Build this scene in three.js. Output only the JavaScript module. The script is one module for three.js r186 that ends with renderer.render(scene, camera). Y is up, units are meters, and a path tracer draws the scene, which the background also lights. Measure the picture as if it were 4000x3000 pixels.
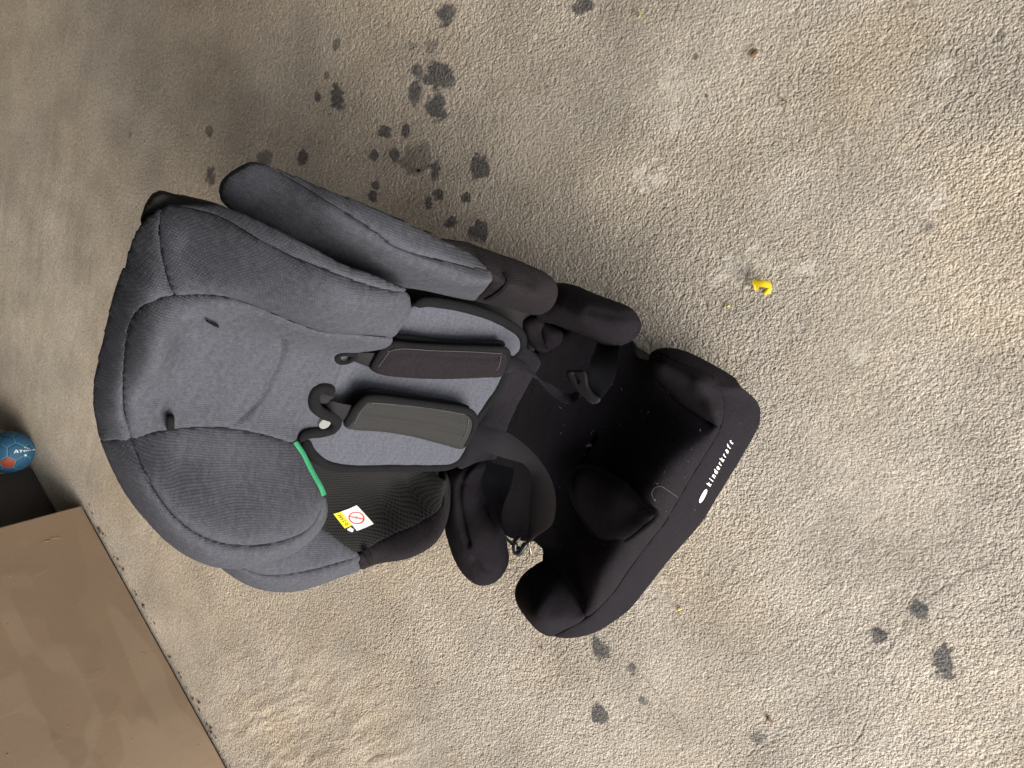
import * as THREE from 'three';
import { mergeGeometries } from 'three/addons/utils/BufferGeometryUtils.js';
import { RoundedBoxGeometry } from 'three/addons/geometries/RoundedBoxGeometry.js';
import { FontLoader } from 'three/addons/loaders/FontLoader.js';
import { TextGeometry } from 'three/addons/geometries/TextGeometry.js';
import { ConvexGeometry } from 'three/addons/geometries/ConvexGeometry.js';

// ---------------------------------------------------------------- camera, sky, sun, exposure
const scene = new THREE.Scene();
const W0 = 4000, H0 = 3000, FOC = 2773, NADIR = [3345, 1164], CAMH = 1.136;
const camera = new THREE.PerspectiveCamera(2 * Math.atan(H0 / 2 / FOC) * 180 / Math.PI, W0 / H0, 0.05, 400);
const camAxes = (() => {                               // rows: world axes seen from the camera
  const nad = new THREE.Vector3((NADIR[0] - W0 / 2) / FOC, -(NADIR[1] - H0 / 2) / FOC, -1).normalize();
  const y = nad.clone().negate();
  const x = new THREE.Vector3(1, 0, 0).addScaledVector(y, -y.x).normalize();
  const z = new THREE.Vector3().crossVectors(x, y);
  return [x, y, z];
})();
const toWorld = d => new THREE.Vector3(camAxes[0].dot(d), camAxes[1].dot(d), camAxes[2].dot(d));
camera.position.set(0, CAMH, 0);
camera.up.copy(toWorld(new THREE.Vector3(0, 1, 0)));
camera.lookAt(camera.position.clone().add(toWorld(new THREE.Vector3(0, 0, -1))));
scene.add(camera);

const GA = new THREE.Vector3(0.63, 0, 0.776).normalize();        // along the brown wall
const DA = new THREE.Vector3(0.79, 0, 0.61).normalize(), DB = new THREE.Vector3(0.61, 0, -0.79).normalize();   // towards the garage door, and across it
const GB = new THREE.Vector3(0.776, 0, -0.63).normalize();       // away from the brown wall
const skyTex = (() => {                                // overcast sky, brighter towards the zenith side of the veiled sun
  const w = 256, h = 128, d = new Float32Array(w * h * 4);
  for (let j = 0; j < h; j++) for (let i = 0; i < w; i++) {
    const el = (j + .5) / h * Math.PI - Math.PI / 2, k = (j * w + i) * 4;
    const s = Math.max(0, Math.sin(el));
    const L = el > 0 ? 0.68 - 0.22 * s : 0.3;
    d[k] = L * 0.99; d[k + 1] = L * 1.0; d[k + 2] = L * 1.03; d[k + 3] = 1;
  }
  const t = new THREE.DataTexture(d, w, h, THREE.RGBAFormat, THREE.FloatType);
  t.mapping = THREE.EquirectangularReflectionMapping; t.magFilter = t.minFilter = THREE.LinearFilter; t.needsUpdate = true;
  return t;
})();
scene.background = skyTex; scene.environment = skyTex;
const sun = new THREE.DirectionalLight(0xfff3e4, 1.15);
sun.position.copy(DA).multiplyScalar(8).add(new THREE.Vector3(-.4, 2.05, .2));
sun.target.position.set(-0.4, 0, 0.2);
sun.castShadow = true; sun.shadow.radius = 72; sun.shadow.mapSize.set(2048, 2048);
Object.assign(sun.shadow.camera, { left: -4, right: 4, top: 4, bottom: -4, near: 0.5, far: 30 });
scene.add(sun, sun.target);
const renderer = new THREE.WebGLRenderer({ antialias: true });
renderer.toneMapping = THREE.LinearToneMapping;
renderer.toneMappingExposure = 4.6;
renderer.shadowMap.enabled = true;

// ---------------------------------------------------------------- helpers
let seed = 7;
const rnd = () => { seed = (seed * 1664525 + 1013904223) >>> 0; return seed / 4294967296; };
const clamp = (x, a = 0, b = 1) => Math.min(b, Math.max(a, x));
const smooth = (a, b, x) => { const t = clamp((x - a) / (b - a)); return t * t * (3 - 2 * t); };
function hash(i, j) { let h = (i * 374761393 + j * 668265263) | 0; h = Math.imul(h ^ (h >>> 13), 1274126177); return ((h ^ (h >>> 16)) >>> 0) / 4294967296; }
function vn(x, y) {
  const i = Math.floor(x), j = Math.floor(y), fx = x - i, fy = y - j, u = fx * fx * (3 - 2 * fx), v = fy * fy * (3 - 2 * fy);
  const a = hash(i, j), b = hash(i + 1, j), c = hash(i, j + 1), d = hash(i + 1, j + 1);
  return a + (b - a) * u + (c - a) * v + (a - b - c + d) * u * v;
}
const fbm = (x, y, o = 4) => { let s = 0, a = .5, t = 0; for (let k = 0; k < o; k++) { s += a * vn(x, y); t += a; a *= .5; x = x * 2.03 + 17.1; y = y * 2.03 + 5.7; } return s / t; };
const used = {};
function numbered(n) { used[n] = (used[n] || 0) + 1; return used[n] === 1 ? n : `${n}_${String(used[n] - 1).padStart(3, '0')}`; }
function tag(o, label, category, group) { if (label) o.userData.label = label; if (category) o.userData.category = category; if (group) o.userData.group = group; return o; }
function mesh(name, geo, mat, parent, label) {
  const m = new THREE.Mesh(geo, mat);
  m.name = parent === scene ? numbered(name) : name; m.castShadow = m.receiveShadow = true; parent.add(m);
  if (label) m.userData.label = label;
  return m;
}
function thing(name, label, category, p = [0, 0, 0], turn = 0, group) {
  const g = new THREE.Group(); g.name = numbered(name); g.position.set(...p); g.rotation.y = turn; scene.add(g);
  return tag(g, label, category, group);
}
function structure(name, geo, mat) { const m = mesh(name, geo, mat, scene); m.userData.kind = 'structure'; return m; }
const worldRay = (px, py) => toWorld(new THREE.Vector3((px - W0 / 2) / FOC, -(py - H0 / 2) / FOC, -1));
function onFloor(px, py, y = 0) { const d = worldRay(px, py); return camera.position.clone().addScaledVector(d, (y - CAMH) / d.y); }

// the seat's own axes: x forward, y up, z towards its left side; the back leans by about 21 degrees
const SEAT = new THREE.Vector3(-.575, 0, .116), YAW = .533;
const eye = camera.position.clone().sub(SEAT).applyAxisAngle(new THREE.Vector3(0, 1, 0), YAW);
const FS = { o: new THREE.Vector3(), A: new THREE.Vector3(1, 0, 0), B: new THREE.Vector3(0, 0, 1), N: new THREE.Vector3(0, 1, 0) };
const FB = { o: new THREE.Vector3(.115, .17, 0), A: new THREE.Vector3(-.36, .933, 0), B: new THREE.Vector3(0, 0, 1), N: new THREE.Vector3(.933, .36, 0) };
const place = (fr, a, b, h) => fr.o.clone().addScaledVector(fr.A, a).addScaledVector(fr.B, b).addScaledVector(fr.N, h);
function coords(fr, px, py, h) {                       // [a, b, h] of the point that lies h above the frame's plane
  const d = worldRay(px, py).applyAxisAngle(new THREE.Vector3(0, 1, 0), YAW);
  const o = fr.o.clone().addScaledVector(fr.N, h), t = o.sub(eye).dot(fr.N) / d.dot(fr.N);
  const q = eye.clone().addScaledVector(d, t).sub(fr.o);
  return [q.dot(fr.A), q.dot(fr.B), h];
}
const pt = (fr, p) => place(fr, ...coords(fr, ...p));

const dense = L => { const c = new THREE.CatmullRomCurve3(L.map(p => new THREE.Vector3(...p)), true, 'centripetal'); return c.getSpacedPoints(Math.ceil(c.getLength() / 26)).map(v => [v.x, v.y, v.z]); };
class Surf {                                            // thin-plate surface through control points
  constructor(fr, lam = 1.5e-3) { this.fr = fr; this.P = []; this.lam = lam; }
  add(pts) { for (const p of pts) { const c = coords(this.fr, ...p); if (!this.P.some(q => Math.hypot(q[0] - c[0], q[1] - c[1]) < .006)) this.P.push(c); } this.w = null; return this; }
  solve() {
    const n = this.P.length, N = n + 3, M = [];
    for (let i = 0; i < N; i++) M.push(new Float64Array(N + 1));
    for (let i = 0; i < n; i++) {
      for (let j = 0; j < n; j++) M[i][j] = this.phi(this.P[i][0] - this.P[j][0], this.P[i][1] - this.P[j][1]);
      M[i][i] += this.lam; M[i][n] = M[n][i] = 1; M[i][n + 1] = M[n + 1][i] = this.P[i][0]; M[i][n + 2] = M[n + 2][i] = this.P[i][1]; M[i][N] = this.P[i][2];
    }
    for (let c = 0; c < N; c++) {
      let p = c; for (let r = c + 1; r < N; r++) if (Math.abs(M[r][c]) > Math.abs(M[p][c])) p = r;
      [M[c], M[p]] = [M[p], M[c]];
      for (let r = 0; r < N; r++) if (r !== c) { const f = M[r][c] / M[c][c]; if (f) for (let k = c; k <= N; k++) M[r][k] -= f * M[c][k]; }
    }
    this.w = M.map((r, i) => r[N] / r[i]);
  }
  phi(x, y) { const r2 = (x * x + y * y) * 25; return r2 < 1e-12 ? 0 : r2 * Math.log(r2); }
  at(a, b) {
    if (!this.w) this.solve();
    const n = this.P.length, w = this.w; let s = w[n] + w[n + 1] * a + w[n + 2] * b;
    for (let i = 0; i < n; i++) s += w[i] * this.phi(a - this.P[i][0], b - this.P[i][1]);
    return s;
  }
  hit(px, py, off = 0) { let h = .1; for (let k = 0; k < 40; k++) { const c = coords(this.fr, px, py, h); h += .6 * (this.at(c[0], c[1]) + off - h); } return coords(this.fr, px, py, h); }
  hit3(px, py, off = 0) { return place(this.fr, ...this.hit(px, py, off)); }
}
function closedCurve(P, step = .004) {                  // resampled closed outline in (a, b)
  const c = new THREE.CatmullRomCurve3(P.map(p => new THREE.Vector3(p[0], p[1], 0)), true, 'centripetal');
  const n = Math.max(40, Math.round(c.getLength() / step));
  return c.getPoints(n).slice(0, n).map(v => [v.x, v.y]);
}
function openCurve(P, step = .005) {
  const c = new THREE.CatmullRomCurve3(P.map(p => new THREE.Vector3(p[0], p[1], 0)), false, 'centripetal');
  return c.getPoints(Math.max(6, Math.round(c.getLength() / step))).map(v => [v.x, v.y]);
}
function segDist(L, closed, x, y) {
  let m = 1e9, n = L.length;
  for (let i = 0; i < (closed ? n : n - 1); i++) {
    const p = L[i], q = L[(i + 1) % n], dx = q[0] - p[0], dy = q[1] - p[1];
    const t = clamp(((x - p[0]) * dx + (y - p[1]) * dy) / (dx * dx + dy * dy + 1e-12)), ex = x - p[0] - t * dx, ey = y - p[1] - t * dy, d = ex * ex + ey * ey;
    if (d < m) m = d;
  }
  return Math.sqrt(m);
}
function inside(L, x, y) { let c = false; for (let i = 0, j = L.length - 1; i < L.length; j = i++) if ((L[i][1] > y) !== (L[j][1] > y) && x < (L[j][0] - L[i][0]) * (y - L[i][1]) / (L[j][1] - L[i][1]) + L[i][0]) c = !c; return c; }

// a padded panel: the outline's inside, raised on the surface, rounded at its edge, with a back of its own
function padGeo(surf, outline, { edge = .006, round = .012, bulge = 0, thick = .012, cell = .0028, grooves = [], wave = null } = {}) {
  const fr = surf.fr, poly = closedCurve(outline.map(p => coords(fr, ...p)));
  const G = grooves.map(g => ({ l: openCurve(g.pts.map(p => surf.hit(p[0], p[1], edge))), d: g.depth || .004, s: g.width || .0035 }));
  let a0 = 1e9, a1 = -1e9, b0 = 1e9, b1 = -1e9;
  for (const p of poly) { a0 = Math.min(a0, p[0]); a1 = Math.max(a1, p[0]); b0 = Math.min(b0, p[1]); b1 = Math.max(b1, p[1]); }
  a0 -= cell * 1.37; b0 -= cell * 1.41;
  const na = Math.ceil((a1 - a0) / cell) + 2, nb = Math.ceil((b1 - b0) / cell) + 2;
  const D = new Float64Array(na * nb);
  for (let i = 0; i < na; i++) for (let j = 0; j < nb; j++) {
    const x = a0 + i * cell, y = b0 + j * cell, d = segDist(poly, true, x, y);
    D[i * nb + j] = inside(poly, x, y) ? Math.max(d, cell * .12) : -Math.max(d, cell * .12);
  }
  const pos = [], uv = [], idx = [];
  const put = (a, b, d, side) => {
    const s = clamp(d / round), base = surf.at(a, b), r = Math.sqrt(1 - (1 - s) * (1 - s));
    let h;
    if (side > 0) {
      h = base + edge * r + bulge * (1 - Math.exp(-d / .03));
      for (const g of G) { const q = segDist(g.l, false, a, b); if (q < g.s * 4) h -= g.d * Math.exp(-q * q / (g.s * g.s)) * s; }
      if (wave) h += wave(a, b, d) * s;
    } else h = base - thick * Math.sqrt(1 - (1 - clamp(d / Math.max(round, thick))) ** 2);
    const p = place(fr, a, b, h); pos.push(p.x, p.y, p.z); uv.push(a, b); return pos.length / 3 - 1;
  };
  const top = new Int32Array(na * nb).fill(-1), bot = new Int32Array(na * nb).fill(-1), cut = new Map();
  const vtx = (i, j, side) => { const arr = side > 0 ? top : bot, k = i * nb + j; if (arr[k] < 0) arr[k] = put(a0 + i * cell, b0 + j * cell, D[k], side); return arr[k]; };
  const edgeV = (i, j, k, l) => {
    const m = Math.min(i * nb + j, k * nb + l), M = Math.max(i * nb + j, k * nb + l), key = m * 4e6 + M;
    if (!cut.has(key)) { const t = D[i * nb + j] / (D[i * nb + j] - D[k * nb + l]); cut.set(key, put(a0 + (i + (k - i) * t) * cell, b0 + (j + (l - j) * t) * cell, 0, 1)); }
    return cut.get(key);
  };
  const flip = new THREE.Vector3().crossVectors(fr.A, fr.B).dot(fr.N) < 0;
  for (const side of [1, -1]) for (let i = 0; i < na - 1; i++) for (let j = 0; j < nb - 1; j++) {
    const C = [[i, j], [i + 1, j], [i + 1, j + 1], [i, j + 1]], f = [];
    for (let k = 0; k < 4; k++) {
      const [p, q] = C[k], [r, s] = C[(k + 1) % 4], dp = D[p * nb + q], dr = D[r * nb + s];
      if (dp > 0) f.push(vtx(p, q, side));
      if ((dp > 0) !== (dr > 0)) f.push(edgeV(p, q, r, s));
    }
    for (let k = 1; k + 1 < f.length; k++) if ((side > 0) !== flip) idx.push(f[0], f[k], f[k + 1]); else idx.push(f[0], f[k + 1], f[k]);
  }
  const g = new THREE.BufferGeometry();
  g.setAttribute('position', new THREE.Float32BufferAttribute(pos, 3)); g.setAttribute('uv', new THREE.Float32BufferAttribute(uv, 2)); g.setIndex(idx);
  g.computeVertexNormals(); return g;
}
// a ribbon between two edges (lists of Vector3), with thickness
function ribbonGeo(E1, E2, n = 48, t = .0011, m = 8) {
  const c1 = new THREE.CatmullRomCurve3(E1, false, 'centripetal'), c2 = new THREE.CatmullRomCurve3(E2, false, 'centripetal');
  const P = c1.getSpacedPoints(n), Q = c2.getSpacedPoints(n), pos = [], uv = [], idx = [], row = m + 1;
  let len = 0;
  const mid = P.map((p, i) => p.clone().add(Q[i]).multiplyScalar(.5)), L = mid.map((p, i) => i ? (len += p.distanceTo(mid[i - 1])) : 0);
  for (const s of [1, -1]) for (let i = 0; i <= n; i++) {
    const T = mid[Math.min(n, i + 1)].clone().sub(mid[Math.max(0, i - 1)]), X = Q[i].clone().sub(P[i]), N = X.clone().cross(T).normalize();
    for (let k = 0; k <= m; k++) {
      const f = k / m, crown = (k === 0 || k === m) ? 0 : 1, p = P[i].clone().lerp(Q[i], f).addScaledVector(N, s * t * .5 * crown + .0012 * Math.sin(Math.PI * f));
      pos.push(p.x, p.y, p.z); uv.push(f * X.length(), L[i]);
    }
  }
  const off = (n + 1) * row;
  for (let i = 0; i < n; i++) for (let k = 0; k < m; k++) {
    const a = i * row + k, b = a + 1, c = a + row, d = c + 1;
    idx.push(a, b, d, a, d, c, off + a, off + d, off + b, off + a, off + c, off + d);
  }
  const g = new THREE.BufferGeometry();
  g.setAttribute('position', new THREE.Float32BufferAttribute(pos, 3)); g.setAttribute('uv', new THREE.Float32BufferAttribute(uv, 2)); g.setIndex(idx);
  g.computeVertexNormals(); return g;
}
// a flattened tube (piping) along points, lying on a plane with the given normal
function pipeGeo(pts, N, rw, rh, closed = false, seg = 14, step = .004) {
  const c = new THREE.CatmullRomCurve3(pts, closed, 'centripetal'), n = Math.max(8, Math.round(c.getLength() / step)), pos = [], uv = [], idx = [];
  const len = c.getLength();
  for (let i = 0; i <= n; i++) {
    const u = i / n, p = c.getPointAt(u), T = c.getTangentAt(u), S = T.clone().cross(N).normalize(), M = S.clone().cross(T).normalize();
    const e = closed ? 1 : Math.sqrt(clamp(Math.min(u, 1 - u) * len / rw, .05, 1)), wob = 1 + .07 * (vn(u * len * 160, 3.3) - .5);
    for (let k = 0; k <= seg; k++) {
      const t = k / seg * 2 * Math.PI, q = p.clone().addScaledVector(S, Math.cos(t) * rw * e * wob).addScaledVector(M, Math.sin(t) * rh * e * wob);
      pos.push(q.x, q.y, q.z); uv.push(u * len, k / seg * .03);
    }
  }
  for (let i = 0; i < n; i++) for (let k = 0; k < seg; k++) { const a = i * (seg + 1) + k, b = a + seg + 1; idx.push(a, b, a + 1, b, b + 1, a + 1); }
  const g = new THREE.BufferGeometry();
  g.setAttribute('position', new THREE.Float32BufferAttribute(pos, 3)); g.setAttribute('uv', new THREE.Float32BufferAttribute(uv, 2)); g.setIndex(idx);
  g.computeVertexNormals(); return g;
}

// a row of short thread stitches along points
function stitchGeo(pts, N, gap = .0042, len = .0026, r = .00045) {
  const c = new THREE.CatmullRomCurve3(pts, false, 'centripetal'), n = Math.floor(c.getLength() / gap), out = [];
  for (let k = 0; k < n; k++) {
    const u = (k + .5) / n, p = c.getPointAt(u), T = c.getTangentAt(u), g = new THREE.CapsuleGeometry(r, len, 2, 5);
    g.applyQuaternion(new THREE.Quaternion().setFromUnitVectors(new THREE.Vector3(0, 1, 0), T)); g.translate(p.x, p.y, p.z); out.push(g);
  }
  return mergeGeometries(out);
}
// ---------------------------------------------------------------- textures and materials
function dataTex(n, f, srgb, wrap = true) {             // f(u, v) -> [r, g, b] in 0..1
  const d = new Uint8Array(n * n * 4);
  for (let j = 0; j < n; j++) for (let i = 0; i < n; i++) { const c = f(i, j), k = (j * n + i) * 4; d[k] = clamp(c[0]) * 255; d[k + 1] = clamp(c[1]) * 255; d[k + 2] = clamp(c[2]) * 255; d[k + 3] = 255; }
  const t = new THREE.DataTexture(d, n, n, THREE.RGBAFormat);
  t.magFilter = THREE.LinearFilter; t.minFilter = THREE.LinearMipmapLinearFilter; t.generateMipmaps = true;
  if (wrap) t.wrapS = t.wrapT = THREE.RepeatWrapping;
  if (srgb) t.colorSpace = THREE.SRGBColorSpace;
  t.needsUpdate = true; return t;
}
const rep = (t, metres) => { const c = t.clone(); c.repeat.set(1 / metres, 1 / metres); c.needsUpdate = true; return c; };
const pnoise = (i, j, n, cells, o = 0) => {             // tiling value noise
  const x = i / n * cells, y = j / n * cells, a = Math.floor(x), b = Math.floor(y), fx = x - a, fy = y - b, u = fx * fx * (3 - 2 * fx), v = fy * fy * (3 - 2 * fy);
  const H = (p, q) => hash(((p % cells) + cells) % cells + o * 131, ((q % cells) + cells) % cells + o * 57);
  return (H(a, b) * (1 - u) + H(a + 1, b) * u) * (1 - v) + (H(a, b + 1) * (1 - u) + H(a + 1, b + 1) * u) * v;
};
// knit: offset rows of small oval stitches
const knitH = (i, j, n, rows) => {
  const y = j / n * rows, r = Math.floor(y), x = i / n * rows + (r & 1) * .5, fx = x - Math.floor(x) - .5, fy = y - r - .5;
  return clamp(1 - (fx * fx * 3.2 + fy * fy * 4.5)) * (.55 + .9 * hash(((Math.floor(x) % rows) + rows) % rows, r));
};
const knitBump = dataTex(512, (i, j) => { const h = knitH(i, j, 512, 24) * .75 + .25 * pnoise(i, j, 512, 170, 2); return [h, h, h]; }, false);
const knitCol = dataTex(512, (i, j) => { const h = .72 + .12 * knitH(i, j, 512, 24) + .2 * (pnoise(i, j, 512, 128, 4) - .5) + .1 * (pnoise(i, j, 512, 16, 5) - .5); return [h, h, h * 1.01]; }, true);
const webBump = dataTex(256, (i, j) => { const r = Math.floor(j / 256 * 32), s = (r >> 2) & 1, h = Math.abs(Math.sin(j / 256 * 32 * Math.PI)) * .7 + .3 * Math.abs(Math.sin((i / 256 * 8 + s * .5) * Math.PI)); return [h, h, h]; }, false);
const meshBump = dataTex(512, (i, j) => { const y = j / 512 * 14, r = Math.floor(y), x = i / 512 * 10 + (r & 1) * .5, fx = x - Math.floor(x) - .5, fy = y - r - .5; const h = smooth(.12, .3, fx * fx * 2.2 + fy * fy * 3.4) * .9 + .1 * pnoise(i, j, 512, 128, 7); return [h, h, h]; }, false);
const meshCol = dataTex(512, (i, j) => { const y = j / 512 * 14, r = Math.floor(y), x = i / 512 * 10 + (r & 1) * .5, fx = x - Math.floor(x) - .5, fy = y - r - .5; const h = .16 + .44 * smooth(.12, .3, fx * fx * 2.2 + fy * fy * 3.4) + .1 * pnoise(i, j, 512, 128, 7); return [h, h, h]; }, true);
const fabric = (r, g, b, tile = .055, bump = .0004, sheen = .25) => new THREE.MeshPhysicalMaterial({
  color: new THREE.Color().setRGB(r, g, b), map: rep(knitCol, tile), bumpMap: rep(knitBump, tile), bumpScale: bump, roughness: .95, specularIntensity: .25, sheen, sheenRoughness: .6, sheenColor: new THREE.Color().setRGB(r, g, b) });
const M = {
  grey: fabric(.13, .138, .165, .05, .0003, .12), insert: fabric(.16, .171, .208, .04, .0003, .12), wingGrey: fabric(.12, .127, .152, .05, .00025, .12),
  black: fabric(.0245, .0214, .0268, .05, .0003, .1), blackSmooth: fabric(.0215, .019, .0255, .045, .0003, .12), brownBlack: fabric(.031, .0265, .031, .045, .0005),
  pipe: fabric(.019, .0195, .0215, .03, .0004, .4),
  mesh: new THREE.MeshPhysicalMaterial({ color: new THREE.Color().setRGB(.045, .046, .047), map: rep(meshCol, .041), bumpMap: rep(meshBump, .041), bumpScale: .0007, roughness: .8, specularIntensity: .4 }),
  padMesh: new THREE.MeshPhysicalMaterial({ color: new THREE.Color().setRGB(.095, .097, .1), map: rep(meshCol, .028), bumpMap: rep(meshBump, .028), bumpScale: .0009, roughness: .75, specularIntensity: .5 }),
  web: new THREE.MeshPhysicalMaterial({ color: new THREE.Color().setRGB(.026, .0255, .031), bumpMap: rep(webBump, .045), bumpScale: .0003, roughness: .3, ior: 1.45, sheen: 1, sheenRoughness: .35, sheenColor: new THREE.Color().setRGB(.17, .17, .22) }),
  webDull: new THREE.MeshPhysicalMaterial({ color: new THREE.Color().setRGB(.014, .0135, .016), bumpMap: rep(webBump, .045), bumpScale: .0004, roughness: .7, specularIntensity: .5 }),
  plastic: new THREE.MeshPhysicalMaterial({ color: new THREE.Color().setRGB(.011, .011, .012), roughness: .75, specularIntensity: .6 }),
  dark: new THREE.MeshStandardMaterial({ color: new THREE.Color().setRGB(.012, .012, .013), roughness: .95 }),
  green: fabric(.12, .74, .36, .02, .0003, .2), button: new THREE.MeshPhysicalMaterial({ color: new THREE.Color().setRGB(.2, .21, .21), roughness: .45 }),
  white: new THREE.MeshStandardMaterial({ color: new THREE.Color().setRGB(.82, .82, .84), roughness: .7 }),
  steel: new THREE.MeshPhysicalMaterial({ color: new THREE.Color().setRGB(.62, .58, .52), metalness: .9, roughness: .35 }),
  stitch: new THREE.MeshStandardMaterial({ color: new THREE.Color().setRGB(.1, .1, .105), roughness: .8 }),
  thread: new THREE.MeshStandardMaterial({ color: new THREE.Color().setRGB(.35, .34, .36), roughness: .8 }),
};
const font = await new FontLoader().loadAsync('fonts/droid/droid_sans_bold.typeface.json');

// ---------------------------------------------------------------- floor
const stains = [  // px, py, rx, ry in photo pixels, strength
  [1742, 50, 42, 48, .8], [2282, 25, 45, 30, .8], [1315, 170, 17, 24, .6], [1318, 390, 32, 52, .9], [1240, 380, 14, 24, .7], [1276, 292, 9, 15, .5],
  [1610, 180, 18, 22, .5], [1680, 180, 28, 30, .4], [1628, 280, 25, 28, .7], [1715, 290, 55, 55, .8], [1620, 365, 28, 45, .7], [1702, 420, 45, 52, .9], [1760, 320, 20, 25, .6],
  [1502, 518, 28, 24, .8], [1583, 510, 18, 28, .8], [1462, 607, 16, 22, .8], [1540, 600, 18, 34, .85], [1625, 630, 58, 62, .5], [1662, 570, 16, 24, .5], [1700, 665, 28, 44, .7], [1873, 648, 38, 45, .9],
  [818, 512, 15, 26, .6], [822, 687, 19, 34, .6], [1036, 617, 32, 26, .6], [1181, 613, 18, 29, .9], [1465, 720, 20, 20, .8], [1450, 763, 20, 24, .9], [1673, 795, 16, 24, .9], [1717, 762, 28, 26, .9], [1818, 773, 20, 22, .9],
  [1758, 868, 30, 28, .95], [1866, 900, 40, 46, .95], [3590, 2382, 32, 42, .8], [3440, 2482, 46, 32, .8], [3690, 2578, 46, 78, .85], [3010, 2140, 1, 1, 0], [2345, 2530, 34, 52, .8], [2468, 2608, 18, 22, .6],
  [2335, 2788, 34, 42, .85], [2512, 2738, 26, 18, .6], [3908, 140, 20, 22, .5], [2716, 218, 12, 14, .6], [2758, 372, 7, 7, .7], [3620, 885, 40, 30, .35], [2960, 2880, 30, 24, .5]]
  .map(([x, y, rx, ry, s]) => { const c = onFloor(x, y), ex = onFloor(x + rx, y), ey = onFloor(x, y + ry); return { x: c.x, z: c.z, rx: Math.abs(ex.x - c.x) + 1e-4, rz: Math.abs(ey.z - c.z) + 1e-4, s }; });
const pale = [[2555, 690, 80, 60, .8], [2620, 330, 55, 90, .5], [2640, 470, 30, 60, .5], [2120, 120, 40, 30, .5], [3850, 215, 40, 30, .6], [3700, 260, 90, 40, .5], [2880, 1030, 160, 50, .45], [3150, 1060, 80, 40, .5], [2850, 1100, 90, 40, .5], [3480, 660, 60, 40, .5], [3650, 780, 80, 70, .5], [2450, 2250, 130, 130, .35], [2930, 970, 60, 40, .4], [3340, 1350, 60, 60, .4], [3300, 560, 40, 30, .4]]
  .map(([x, y, rx, ry, s]) => { const c = onFloor(x, y), ex = onFloor(x + rx, y), ey = onFloor(x, y + ry); return { x: c.x, z: c.z, rx: Math.abs(ex.x - c.x), rz: Math.abs(ey.z - c.z), s }; });
const cracks = [[[3680, 2230], [3563, 2308], [3549, 2403], [3495, 2498], [3400, 2593], [3380, 2742], [3373, 2851], [3305, 2905], [3183, 2946], [3115, 3000]], [[2410, 2539], [2510, 2640], [2600, 2756], [2668, 2864]], [[2925, 2955], [3000, 2900], [3090, 2880]], [[3640, 2320], [3760, 2250], [3900, 2200]]]
  .map(c => { const P = c.map(p => { const q = onFloor(...p); return [q.x, q.z]; }); return openCurve(P, .01); });
const seatR = new THREE.Vector3(-.45, 0, .2);
function roughZone(x, z) { return smooth(-1.75, -.75, x + .12 * z + .35 * (fbm(x * 2.2, z * 2.2, 3) - .5)); }
function floorWave(x, z) {                              // metres: trowel waves and lumps
  const left = 1 - roughZone(x, z), s = x * .96 + z * .28;
  let h = .002 * (fbm(x * 5, z * 5, 3) - .5) + .0008 * (fbm(x * 18 + 3, z * 18, 2) - .5);
  h += left * .0006 * (fbm(s * 46 + 2 * vn(x * 6, z * 6), z * 7, 2) - .5);
  const q = Math.hypot((x + 1.0) / .42, (z - 1.02) / .3);        // combed patch at the lower left
  h += .003 * smooth(1.2, .3, q) * (fbm((x * .55 + z * .85) * 62 + 1.6 * vn(x * 14, z * 14), (z * .5 - x * .8) * 17, 2) - .5);
  const e = Math.hypot((x - .12) / .3, (z - .42) / .3);
  h += .002 * smooth(1.3, .2, e) * (fbm(x * 26, z * 26, 3) - .5);
  return h;
}
const XA = -2.5, XM = -1.06, XB = .38, ZA = -1.1, ZM = .325, ZB = 1.75;   // the sheet the camera looks at, in three tiles
function grit(x, z, s, o) {                            // small rounded grains of uneven height
  const px = x / s, pz = z / s, a = Math.floor(px), b = Math.floor(pz); let m = 9, id = 0;
  for (let i = a - 1; i <= a + 1; i++) for (let j = b - 1; j <= b + 1; j++) {
    const hx = hash(i + o, j), hz = hash(i + o * 3, j + 911), dx = i + hx - px, dz = j + hz - pz, d = dx * dx + dz * dz;
    if (d < m) { m = d; id = hx; }
  }
  return (1 - Math.min(1, m * 1.5)) * (.35 + .65 * ((id * 37.7) % 1));
}
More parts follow.
